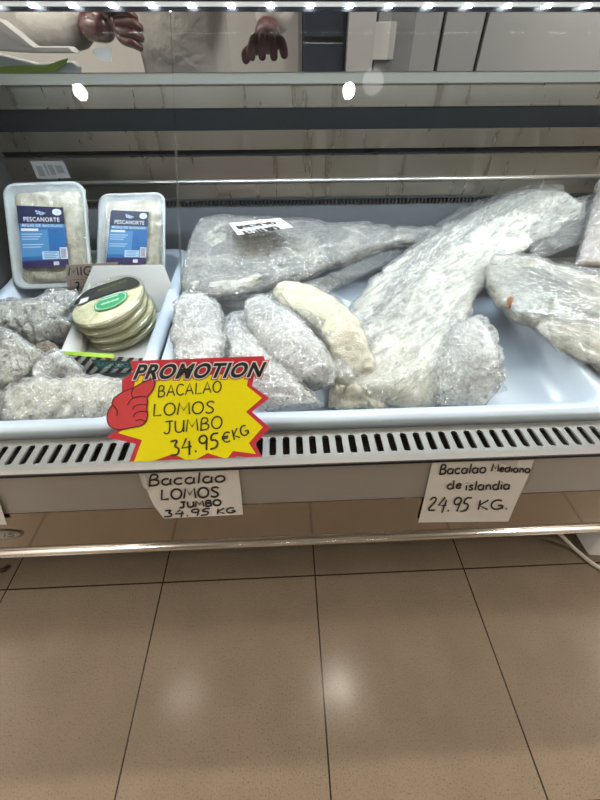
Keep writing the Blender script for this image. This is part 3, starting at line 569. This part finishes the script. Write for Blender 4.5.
zz.build('front_print', [mat('teal_print', (.02, .10, .10), .45), mat('teal_letter', (.10, .3, .27), .45), mat('red_print', (.4, .06, .05), .45)], ct, recalc=False)
lim0, lim1 = Cc(63, 351, -.018), Cc(114, 354, -.018); lim2, lim3 = Cc(114, 358, -.022), Cc(62, 354, -.022)
MB().quad(lim0, lim1, lim2+Vector((0, -.002, 0)), lim3+Vector((0, -.002, 0))).build('lime_strip', mat('lime_print', (.32, .55, .03), .45), ct, recalc=False)
wall(fl, fl2, bl2, bl+Vector((0, 0, .05)), 'side_panel', cardm); wall(frt, fr2, br2, brr, 'side_panel', cardm)
bp = [at_y(x, y, bl.y+(312-y)*.0007) for x, y in ((93, 266), (163, 265), (171, 284), (178, 312), (98, 312), (80, 296))]
MB().hexa(bp, [p+Vector((0, .0015, 0)) for p in bp]).build('back_flap', cardm, ct)
# tubs: four round clear tubs stacked, leaning
tubc = U(126, 329, -.062); ax = Vector((-.19, -.16, 1)).normalized(); ux = Vector((1, 0, .19)).normalized(); ux = (ux-ax*ux.dot(ax)).normalized(); uy = ax.cross(ux)
RAD = .104; TH = .026
tubm = mat('clear_tub', (.55, .57, .5), .2); M['tubglass'] = glass_mat('clear_tub_plastic', .05, (.985, .99, .97), .08, .4)
flake = flesh_mat('oily_cod_flakes', (.80, .76, .50), (.90, .88, .70), (.55, .51, .28), 40, .7, .005)
def td(c, r, a, h): return c+ux*(r*math.cos(a))+uy*(r*math.sin(a))+ax*h
def cring(c, r, h, k=48): return [td(c, r, 2*PI*i/k, h) for i in range(k)]
order = ['lowest tub in the stack of round tubs of cod flakes', 'second tub from the bottom in the stack of round tubs', 'third tub from the bottom, under the labelled tub', 'topmost round tub with black band and green oval sticker']
for i in range(4):
    c = tubc+ax*(TH*i)+ux*(.004*(i % 2)); t = thing('plastic_tub', order[i], 'tub', tuple(c), 'stacked round tubs of cod flakes')
    L = []
    for r, h in ((.55, .003), (.86, .003), (.9, .008), (.93, .016), (.86, .0205), (.3, .022)):
        L.append([td(c, RAD*r*(1+.03*fbm(td(c, RAD, 2*PI*k/48, h), 50, i)), 2*PI*k/48, h+.0022*fbm(td(c, RAD*r, 2*PI*k/48, h), 60, i)) for k in range(48)])
    MB().loops(L).build('cod_flakes', flake, t, True)
    MB().loops([cring(c, RAD*.9, 0), cring(c, RAD*.97, .018), cring(c, RAD*.97, .0205)], True, False).build('tub_wall', M['tubglass'], t, True)
    MB().loops([cring(c, RAD*.955, .019), cring(c, RAD*1.01, .019), cring(c, RAD*1.01, .0225), cring(c, RAD*.985, .0255), cring(c, RAD*.955, .0255), cring(c, RAD*.945, .022)], False, False).build('rim', M['tubrim'] if 'tubrim' in M else M.setdefault('tubrim', glass_mat('tub_rim', .2, (.97, .98, .95), .2, .6)), t, True)
    lid = MB().loops([cring(c, RAD*.95, .0228), cring(c, RAD*.3, .0235)], False).build('lid', M['tubglass'], t)
ctop = c
def tl(x, y, l=0): return ctop+ux*(x*RAD)+uy*(y*RAD)+ax*(.0245+l)
bd = MB(); N = 24; up_, lo_ = [], []
for i in range(N+1):
    x = -.9+1.72*i/N; lo = .02+.30*(x+.9)/1.72; up = math.sqrt(max(0, .93**2-x*x)); up = max(lo, min(up, .60+.36*(x+.9)/1.72))
    up_.append((x, up)); lo_.append((x, lo))
for i in range(N): bd.quad(tl(*lo_[i]), tl(*lo_[i+1]), tl(*up_[i+1]), tl(*up_[i]), m=0)
printed(bd, 'BACALAO', lambda u, v: tl(-.35+.75*u, .42+.2*u+.10*v, .0008), .01, .1, 2)
for k in range(3): bd.quad(tl(-.65+.1*k, .12+.1*k, .0006), tl(.45, .36+.08*k, .0006), tl(.45, .372+.08*k, .0006), tl(-.65+.1*k, .132+.1*k, .0006), m=3)
bd.quad(tl(-.74, .02, .001), tl(-.52, .05, .001), tl(-.53, .27, .001), tl(-.75, .24, .001), m=1)
bd.build('black_band', [mat('black_band', (.02, .02, .018), .3), M['card'], mat('olive_print', (.25, .27, .08), .4), mat('grey_print', (.12, .12, .11), .4)], t, recalc=False)
sk = MB(); ea = lambda r: [tl(.18+.43*r*math.cos(a)-.02*math.sin(a), -.14+.32*r*math.sin(a)+.08*r*math.cos(a), .0012) for a in [2*PI*i/36 for i in range(36)]]
sk.quad(*ea(1), m=0); sk.quad(*[p+ax*.0004 for p in ea(.92)], m=1); sk.quad(*[p+ax*.0008 for p in ea(.86)], m=0)
for k, (a, b2) in enumerate(((-.1, .04), (-.16, -.06), (-.1, -.26))): sk.quad(*[tl(x, y, .0026) for x, y in ((a+.05, b2), (a+.5, b2+.09), (a+.5, b2+.13), (a+.05, b2+.04))], m=1)
for k in range(4): x, y = .0+.12*k, -.2+.025*k; sk.quad(*[tl(x+.035*math.cos(q), y+.035*math.sin(q), .0026) for q in [2*PI*i/8 for i in range(8)]], m=1)
sk.build('green_sticker', [mat('sticker_green', (.03, .30, .12), .4), mat('sticker_white', (.6, .72, .6), .4)], t, recalc=False)
# price tag MIGAS / 7 half hidden by the carton
pg = MB(); Yt = bl.y+.042; pp = [at_y(*p, Yt) for p in ((66, 265), (118, 262), (116, 298), (68, 299))]
pg.hexa(pp, [p+Vector((0, .001, 0)) for p in pp], 0); ps = lambda x, y, l=0: at_y(x, y, Yt)-Vector((0, .001+l, 0))
write(pg, 'MIGAS', 69, 275.5, 111, 274, 8.5, 1.2, ps, .0005, m=1); write(pg, '7', 75.5, 292, 80, 292, 10, 1.5, ps, .0005, m=1)
for a, b2 in (((71, 280), (84, 279)), ((84, 279), (84, 295)), ((84, 295), (71, 296)), ((71, 296), (71, 280))): ribbon(pg, [a, b2], .6, ps, .0004, 2)
tag(pg.build('price_tag', [mat('buff_card', (.50, .43, .38), .7), M['ink'], mat('red_line', (.45, .2, .2), .6)], recalc=False), 'buff card tag lettered MIG and 7, standing behind the carton', 'price tag')

# ------------------------------------------------------------------ promotion sign behind the glass
sp0 = G0-GN*.0095; SF = plane_surface(sp0, GN)
burst = [(130, 361), (264, 356), (266, 368), (254, 376), (252, 386), (269, 398), (252, 412), (270, 428), (255, 444), (263, 459), (236, 456), (230, 465), (208, 458), (191, 468), (172, 459), (152, 467), (127, 468), (136, 444), (106, 437), (127, 425), (122, 400), (122, 380), (133, 372)]
inner = [(136, 376), (249, 374), (247, 386), (262, 398), (246, 412), (263, 427), (249, 443), (256, 454), (233, 451), (227, 459), (208, 453), (191, 462), (173, 454), (153, 461), (134, 462), (142, 440), (118, 433), (135, 423), (132, 400)]
red = mat('promo_red', (.62, .035, .06), .35); yel = mat('promo_yellow', (.93, .80, .0), .35); blk = mat('promo_black', (.02, .02, .025), .35); wht = mat('promo_white', (.8, .8, .8), .35); pink = mat('promo_hand', (.66, .06, .07), .35); dkr = mat('promo_dark_red', (.10, .008, .015), .4)
sg = thing('promotion_sign', 'yellow starburst PROMOTION sign with red thumb-up hand, behind the glass', 'sign', tuple(SF(190, 466)))
b_ = MB(); poly(b_, burst, SF, 0, 0, .0012); b_.build('red_board', red, sg, recalc=False)
b_ = MB(); poly(b_, inner, SF, .0004); b_.build('yellow_face', yel, sg, recalc=False)
hd = MB(); tp = lambda u, v, l: SF(134+126*u+6.0*v, 379-2.5*u-14*v, l)
printed(hd, 'PROMOTION', lambda u, v: tp(u, v, .0010), .13, .0, 0); printed(hd, 'PROMOTION', lambda u, v: tp(u, v, .0014), .085, .0, 1); printed(hd, 'PROMOTION', lambda u, v: tp(u, v, .0018), .035, .0, 2)
hd.build('promotion_lettering', [red, wht, blk], sg, recalc=False)
hn = MB(); hand = [(153, 379), (156, 382), (153, 391), (147, 397), (148, 402), (147, 409), (148, 414), (147, 421), (142, 426), (133, 427), (122, 430), (111, 428), (107, 421), (108, 411), (113, 405), (112, 400), (122, 392), (134, 388), (143, 382)]
def closed(p): return chaikin(p+[p[0]], 2)
poly(hn, closed(hand)[:-1], SF, .0012, 0); ribbon(hn, closed(hand), 1.1, SF, .0015, 1)
for c in ([(147, 397), (139, 396), (131, 399), (128, 405)], [(148, 405), (141, 404), (134, 406), (133, 410)], [(148, 412), (141, 411), (135, 413), (134, 417)], [(146, 421), (140, 419), (136, 421)], [(113, 405), (118, 410), (117, 416)], [(134, 388), (131, 394), (134, 398)]):
    ribbon(hn, chaikin(c, 2), .9, SF, .0016, 1)
hn.build('thumb_up_hand', [pink, dkr], sg, recalc=False)
wr = MB(); pen = mat('marker_ink', (.03, .028, .02), .5)
for tx, x0, y0, x1, y1, h_, p_ in (('BACALAO', 158, 397, 221, 392, 11, 1.3), ('LOMOS', 153, 416, 214, 413, 12, 1.5), ('JUMBO', 164, 434, 222, 428, 12, 1.5), ('34.95', 171, 456, 219, 448, 15, 1.9), ('€', 222, 443, 231, 441.5, 10, 1.5), ('KG', 234, 440, 249, 434, 10, 1.5)):
    write(wr, tx, x0, y0, x1, y1, h_, p_, SF, .0009, .12)
wr.build('handwriting', pen, sg, recalc=False)

# ------------------------------------------------------------------ paper price sheets on the front panel
def sheet_paper(label, rows, texts, curl, pen, extra=()):
    # rows: (xl, yl, xr, yr) from top to bottom
    base = plane_surface(Vector((0, .4245, .6)), Vector((0, -1, 0)))
    y0 = rows[0][1]; y1 = rows[-1][1]
    def sf(x, y, l=0):
        t = max(0, min(1, (y-y0)/(y1-y0))); return at_y(x, y, .4235-curl*t**2.2*(.75+.25*math.sin(x*.09)))-Vector((0, .0012+l, 0))
    mb = MB(); N, K = 16, 20; top, bot = [], []
    for i in range(N+1):
        r = crm(rows, i/N); top.append([sf(r[0]+(r[2]-r[0])*k/K, r[1]+(r[3]-r[1])*k/K) for k in range(K+1)])
    mb.loops(top, False, False, False, m=0)
    for tx, xa, ya, xb, yb, h_, p_, sl in texts: write(mb, tx, xa, ya, xb, yb, h_, p_, sf, .0008, sl, m=1)
    for e in extra: mb.quad(*[sf(x, y, .0008) for x, y in e], m=2)
    tag(mb.build('price_sheet', [M['paper'], M['ink'], mat('tape', (.62, .62, .6), .2)], smooth=False, recalc=False), label, 'price sheet')
sheet_paper('white handwritten sheet priced 34.95, hanging under the yellow sign', [(139, 473, 238, 467), (146, 487, 240, 482), (153, 503, 242, 500), (164, 518, 243, 514)],
    [('Bacalao', 149, 485, 225, 481, 11, 1.9, .1), ('LOMOS', 161, 499, 219, 496, 10, 2.0, .05), ('JUMBO', 180, 507.2, 221, 504.5, 5.8, 1.8, 0), ('34.95', 164, 516.3, 209, 514.3, 6.6, 1.6, .2), ('KG', 217, 513.2, 235, 511.8, 5.2, 1.5, .1)], .012, 1.5, ([(139.5, 474), (146, 473), (149, 490), (144, 487)],))
sheet_paper('white handwritten sheet priced 24.95, taped to the right of the front panel', [(432, 462, 534, 459), (428, 480, 527, 478), (423, 502, 517, 500), (418, 522, 508, 521)],
    [('Bacalao', 439, 473.5, 485, 472, 9.5, 1.7, .2), ('Mediano', 491, 470.5, 529, 472, 7.5, 1.7, .15), ('de', 447, 488.5, 461, 487.5, 8.5, 1.7, .15), ('islandia', 465, 489.5, 509, 488.5, 9, 1.7, .15), ('24.95', 426, 510, 467, 511, 14, 1.7, .3), ('KG.', 477, 509, 507, 508.5, 9.5, 1.7, .2)], .003, 1.3, ([(495, 460.6), (518, 460), (516, 465), (512, 466)],))
sheet_paper('corner of a white sheet cut off by the left edge of the photo', [(-60, 478, -6, 476), (-60, 495, -2, 495), (-60, 510, 3, 511), (-60, 525, 7, 524)], [], .006, 1)

# ------------------------------------------------------------------ on the floor
bx = thing('plastic_box', 'pale plastic box on the floor under the right of the counter', 'box', tuple(at_z(615, 570, 0)))
o0 = at_z(588, 556, 0)
MB().hexa([(o0.x, o0.y, 0), (o0.x+.3, o0.y-.03, 0), (o0.x+.3, o0.y+.2, 0), (o0.x, o0.y+.2, 0)], [(o0.x+.015, o0.y+.03, .1), (o0.x+.3, o0.y, .1), (o0.x+.3, o0.y+.2, .1), (o0.x+.015, o0.y+.2, .1)]).build('box_body', M['white'], bx, bevel=.008)
MB().hexa([(o0.x+.01, o0.y+.02, .1), (o0.x+.3, o0.y-.01, .1), (o0.x+.3, o0.y+.2, .1), (o0.x+.01, o0.y+.2, .1)], [(o0.x+.03, o0.y+.04, .115), (o0.x+.3, o0.y+.02, .115), (o0.x+.3, o0.y+.2, .115), (o0.x+.03, o0.y+.2, .115)]).build('lid', M['white'], bx, bevel=.005)
cp = [(556, 530, .06), (566, 540, .04), (574, 548, .014), (582, 555, .007), (592, 563, .007), (602, 569, .007), (625, 578, .007)]
pts = [Vector(crm([tuple(at_z(x, y, z)) for x, y, z in cp], i/40)) for i in range(41)]
tag(MB().tube(pts, .0065, 10).build('power_cable', mat('cream_cable', (.62, .58, .5), .45), smooth=True), 'cream cable curving out from under the counter to the right', 'cable')
sc_ = MB(); 
for x, y, r in ((2, 570, .013), (7, 566, .009), (-6, 572, .016)):
    c = at_z(x, y, .006); sc_.loops([[c+Vector((r*math.cos(a)*k*(1+.3*math.sin(2*a)), r*.6*math.sin(a)*k, h)) for a in [2*PI*i/14 for i in range(14)]] for k, h in ((.9, -.006), (1, 0), (.6, .006))])
tag(sc_.build('dark_scrap', mat('dark_brown_scrap', (.05, .02, .015), .6), smooth=True), 'dark brown curled scrap on the floor at the far left', 'scrap')

# ------------------------------------------------------------------ behind the counter
def skin(name, V, Ed, rad, mt, parent, root=0, sub=2):
    me = bpy.data.meshes.new(name); me.from_pydata([Vector(p) for p in V], Ed, []); o = bpy.data.objects.new(name, me); C.objects.link(o)
    o.modifiers.new('skin', 'SKIN'); md = o.modifiers.new('sub', 'SUBSURF'); md.levels = md.render_levels = sub
    for i, r in enumerate(rad):
        d = me.skin_vertices[0].data[i]; d.radius = r if isinstance(r, tuple) else (r, r); d.use_root = i == root
    bpy.context.view_layer.update()
    ev = bpy.data.meshes.new_from_object(o.evaluated_get(bpy.context.evaluated_depsgraph_get())); bpy.data.objects.remove(o)
    base = WL[parent]; ev.transform(Matrix.Translation(-base)); ev.materials.clear(); ev.materials.append(mt)
    for p in ev.polygons: p.use_smooth = True
    ev.name = name; return link(name, ev, parent)
pf = thing('floor_platform', 'low dark step platform behind the counter', 'platform', (-.1, 1.98, 0))
MB().box((-1.4, 1.70, 0), (1.2, 2.3, .2)).build('deck_board', M['dark'], pf)
xc = at_y(178, 40, 1.82).x
ps_ = thing('person', 'person in a pale grey coat and dark red gloves standing behind the counter', 'person', (xc, 1.95, .2))
skinm = mat('skin', (.50, .32, .24), .5); coat = mat('pale_grey_coat', (.52, .51, .49), .8); nt, b = nodes(coat); nt.links.new(bump(nt, tex_noise(nt, coords(nt), 14, 3), .5, .02), b.inputs['Normal'])
trs = mat('dark_trousers', (.03, .03, .04), .8); glv = mat('burgundy_rubber', (.10, .028, .035), .22, Coat_Weight=.6)
nt, b = nodes(glv); nt.links.new(bump(nt, tex_noise(nt, coords(nt), 70, 4, .6, 1.5), .6, .006), b.inputs['Normal'])
hR = at_y(268, 54, 1.455); wR = at_y(268, 22, 1.52); eR = Vector((at_y(286, 5, 1.72).x, 1.72, 1.43))
hL = at_y(112, 26, 1.60); wL = at_y(80, 26, 1.64); eL = Vector((at_y(20, 22, 1.80).x+.02, 1.82, 1.33))
P_ = Vector((xc, 1.96, 1.12)); sh = lambda s: Vector((xc+.19*s, 1.86, 1.63))
V = [P_, (xc, 1.93, 1.28), (xc, 1.90, 1.45), (xc, 1.88, 1.60), (xc, 1.87, 1.70), (xc, 1.86, 1.76), (xc, 1.85, 1.84), (xc, 1.85, 1.93),
     sh(1), eR, wR, sh(-1), eL, wL, (xc+.10, 1.96, 1.05), (xc+.11, 1.94, .66), (xc+.11, 1.97, .28), (xc+.11, 1.86, .235), (xc-.10, 1.96, 1.05), (xc-.11, 1.94, .66), (xc-.11, 1.97, .28), (xc-.11, 1.86, .235)]
Ed = [(0, 1), (1, 2), (2, 3), (3, 4), (4, 5), (5, 6), (6, 7), (3, 8), (8, 9), (9, 10), (3, 11), (11, 12), (12, 13), (0, 14), (14, 15), (15, 16), (16, 17), (0, 18), (18, 19), (19, 20), (20, 21)]
skin('body', V, Ed, [(.15, .11), (.14, .10), (.15, .11), (.12, .09), .05, .052, .082, .07, .055, .042, .03, .055, .042, .03, .085, .06, .042, .035, .085, .06, .042, .035], skinm, ps_)
skin('coat', [P_+Vector((0, 0, -.28)), P_, (xc, 1.93, 1.28), (xc, 1.90, 1.45), (xc, 1.88, 1.61), sh(1), eR, wR*.85+hR*.15, sh(-1), eL, wL*.8+hL*.2],
     [(0, 1), (1, 2), (2, 3), (3, 4), (4, 5), (5, 6), (6, 7), (4, 8), (8, 9), (9, 10)], [(.2, .15), (.19, .14), (.18, .135), (.185, .135), (.14, .11), .078, .066, .056, .078, .07, .058], coat, ps_)
skin('trousers', [(xc, 1.96, 1.02), (xc+.10, 1.96, .95), (xc+.11, 1.945, .66), (xc+.11, 1.97, .29), (xc-.10, 1.96, .95), (xc-.11, 1.945, .66), (xc-.11, 1.97, .29)], [(0, 1), (1, 2), (2, 3), (0, 4), (4, 5), (5, 6)], [.13, .10, .08, .065, .10, .08, .065], trs, ps_)
for s in (-1, 1): skin('shoe', [(xc+.11*s, 1.99, .245), (xc+.11*s, 1.90, .24), (xc+.11*s, 1.80, .235)], [(0, 1), (1, 2)], [.05, .048, .036], M['black'], ps_)
hd_ = MB()
def blob(mb, c, r, k=18, j=12): mb.loops([[Vector(c)+Vector((r[0]*math.sin(PI*(b+.02)/(j+.04))*math.cos(2*PI*a/k), r[1]*math.sin(PI*(b+.02)/(j+.04))*math.sin(2*PI*a/k), r[2]*math.cos(PI*(b+.02)/(j+.04)))) for a in range(k)] for b in range(j+1)])
blob(hd_, (xc, 1.87, 1.93), (.083, .098, .082)); blob(hd_, (xc, 1.90, 1.88), (.082, .08, .09)); hd_.build('hair', mat('dark_hair', (.03, .022, .018), .6), ps_, True)
fc = MB(); blob(fc, (xc, 1.762, 1.855), (.013, .02, .022), 10, 8); fc.build('nose', skinm, ps_, True); fc = MB(); blob(fc, (xc-.083, 1.86, 1.855), (.012, .02, .03), 10, 8); fc.build('ear', skinm, ps_, True); fc = MB(); blob(fc, (xc+.083, 1.86, 1.855), (.012, .02, .03), 10, 8); fc.build('ear', skinm, ps_, True)
for s in (-1, 1): ey = MB(); blob(ey, (xc+.03*s, 1.775, 1.885), (.012, .008, .008), 10, 8); ey.build('eye', M['ink'], ps_, True)
mo_ = MB(); blob(mo_, (xc, 1.772, 1.81), (.025, .008, .007), 10, 8); mo_.build('mouth', mat('lips', (.35, .14, .12), .5), ps_, True)
def glove(wrist, palm, dirs, thumb):
    V = [wrist, wrist*.45+palm*.55, palm]; E_ = [(0, 1), (1, 2)]; r = [.036, .042, .044]
    me = skin('rubber_glove', V, E_, r, glv, ps_)
    parts = [me]
    for root, mid, tip, rd in dirs+[thumb]:
        parts.append(skin('rubber_glove', [palm*.6+root*.4, root, mid, tip], [(0, 1), (1, 2), (2, 3)], [rd*1.05, rd*1.1, rd, rd*.8], glv, ps_))
    bm = bmesh.new()
    for p in parts: bm.from_mesh(p.data)
    bm.to_mesh(me.data); bm.free()
    for p in me.data.polygons: p.use_smooth = True
    for p in parts[1:]: bpy.data.objects.remove(p)
D = Vector
hRk = hR+D((0, .01, .015))
fr = []
for i, (dx, l) in enumerate(((-.035, .9), (-.012, 1.0), (.013, .95), (.036, .78))):
    k = hRk+D((dx, -.018, .028-.006*abs(i-1.2))); fr.append((k, k+D((dx*.25, -.034*l, -.024)), k+D((dx*.35, -.034*l, -.058*l)), .0135))
glove(wR, hRk, fr, (hRk+D((-.042, .0, -.005)), hRk+D((-.066, -.016, -.012)), hRk+D((-.062, -.034, -.034)), .015))
fl_ = []
for i, (dzv, l) in enumerate(((.030, .85), (.010, 1.0), (-.011, .95), (-.031, .8))):
    k = hL+D((.026, -.01, dzv)); fl_.append((k, k+D((.042*l, -.012, dzv*.1-.004)), k+D((.066*l, .008, -.02)), .0135))
glove(wL, hL, fl_, (hL+D((-.005, -.02, .035)), hL+D((.02, -.04, .045)), hL+D((.045, -.045, .035)), .015))

# papers, leaf and tag on the rear worktop
def upright(name, mt, parent, pts, Y, th, lean=0, bevel=.004):
    zb = min(at_y(x, y, Y).z for x, y in pts); f = []
    for x, y in pts: p = at_y(x, y, Y); f.append(p+Vector((0, (p.z-zb)*lean, 0)))
    return MB().hexa(f, [p+Vector((0, th, 0)) for p in f]).build(name, mt, parent, bevel=bevel)
wb = mat('white_bag_paper', (.62, .62, .63), .6)
t = thing('paper_bag', 'folded white paper bag leaning behind the rear glass, top left', 'paper bag', tuple(at_y(20, 73, 1.50)))
upright('bag_body', wb, t, [(-40, 48), (-40, 8), (-2, 19), (32, 46), (68, 46), (75, 53), (30, 53)], 1.52, .05); upright('fold', wb, t, [(-40, 8), (-2, 19), (32, 46), (26, 47), (-4, 26), (-40, 16)], 1.512, .008, bevel=.001)
t = thing('paper_wrap', 'flat white paper under the green leaf behind the rear glass', 'paper', tuple(at_y(20, 78, 1.45)))
upright('paper_sheet', wb, t, [(-40, 80), (-40, 50), (0, 54), (36, 63), (72, 61), (78, 66), (78, 80)], 1.46, .03)
lf = MB(); lp = [at_y(x, y, 1.44) for x, y in ((-30, 69), (10, 66), (30, 65), (45, 66), (58, 61), (68, 58), (65, 65), (55, 71), (38, 73), (10, 74), (-30, 78))]
lf.hexa(lp, [p+Vector((0, .004, 0)) for p in lp]); tag(lf.build('green_leaf', mat('lime_leaf', (.30, .42, .06), .45)), 'lime green leaf lying on the white paper, top left', 'leaf')
tg = MB(); tpz = [at_y(x, y, 1.345) for x, y in ((94, 48), (110, 47), (112, 62), (104, 61), (97, 57), (93, 52))]
tg.hexa(tpz, [p+Vector((0, .002, 0)) for p in tpz]); tag(tg.build('paper_tag', M['paper']), 'small white torn tag stuck on the rear glass under the gloved hand', 'tag')
# back room
fr_ = thing('tall_fridge', 'tall dark blue fridge by the back wall, right of the person', 'fridge', tuple(at_z(325, 400, 0)))
fx0, fx1 = at_y(302, 40, 2.7).x, at_y(345, 40, 2.7).x; navy = mat('navy_steel', (.02, .028, .045), .3)
MB().box((fx0, 2.72, 0), (fx1, 3.19, 2.0)).build('fridge_body', navy, fr_); MB().box((fx0+.01, 2.70, .1), (fx1-.01, 2.72, 1.32)).build('door', navy, fr_, bevel=.004); MB().box((fx0+.01, 2.70, 1.34), (fx1-.01, 2.72, 1.98)).build('door', navy, fr_, bevel=.004)
px0, px1 = at_y(347, 40, 2.7).x, at_y(373, 40, 2.7).x
struct(MB().box((px0, 2.66, 0), (px1, 3.2, 2.7)).build('trim_1', mat('pier_paint', (.36, .36, .37), .7)))
cb = thing('steel_cupboard', 'tall grey cupboard with plain doors by the back wall, on the right', 'cupboard', tuple(at_z(480, 400, 0)))
cx = [at_y(x, 40, 2.75).x for x in (375, 441, 482, 640, 800)]; gry = mat('grey_door', (.32, .33, .35), .35, .3)
MB().box((cx[0], 2.78, 0), (cx[-1], 3.19, 2.1)).build('cupboard_body', M['dark'], cb)
for a, b2 in zip(cx, cx[1:]):
    d = MB().box((a+.008, 2.75, .05), (b2-.012, 2.78, 2.08)).build('door', gry, cb, bevel=.003); MB().box((a+.03, 2.735, 1.0), (a+.045, 2.75, 1.15)).build('handle', M['chrome'], d)
q0, q1 = at_y(374, 22, 2.74), at_y(391, 60, 2.74)
tag(MB().box((q0.x, 2.70, q1.z), (q1.x, 2.749, q0.z)).build('notice_box', mat('pale_box', (.5, .5, .5), .6), bevel=.004), 'small pale grey box fixed on the cupboard door beside the pier', 'box')
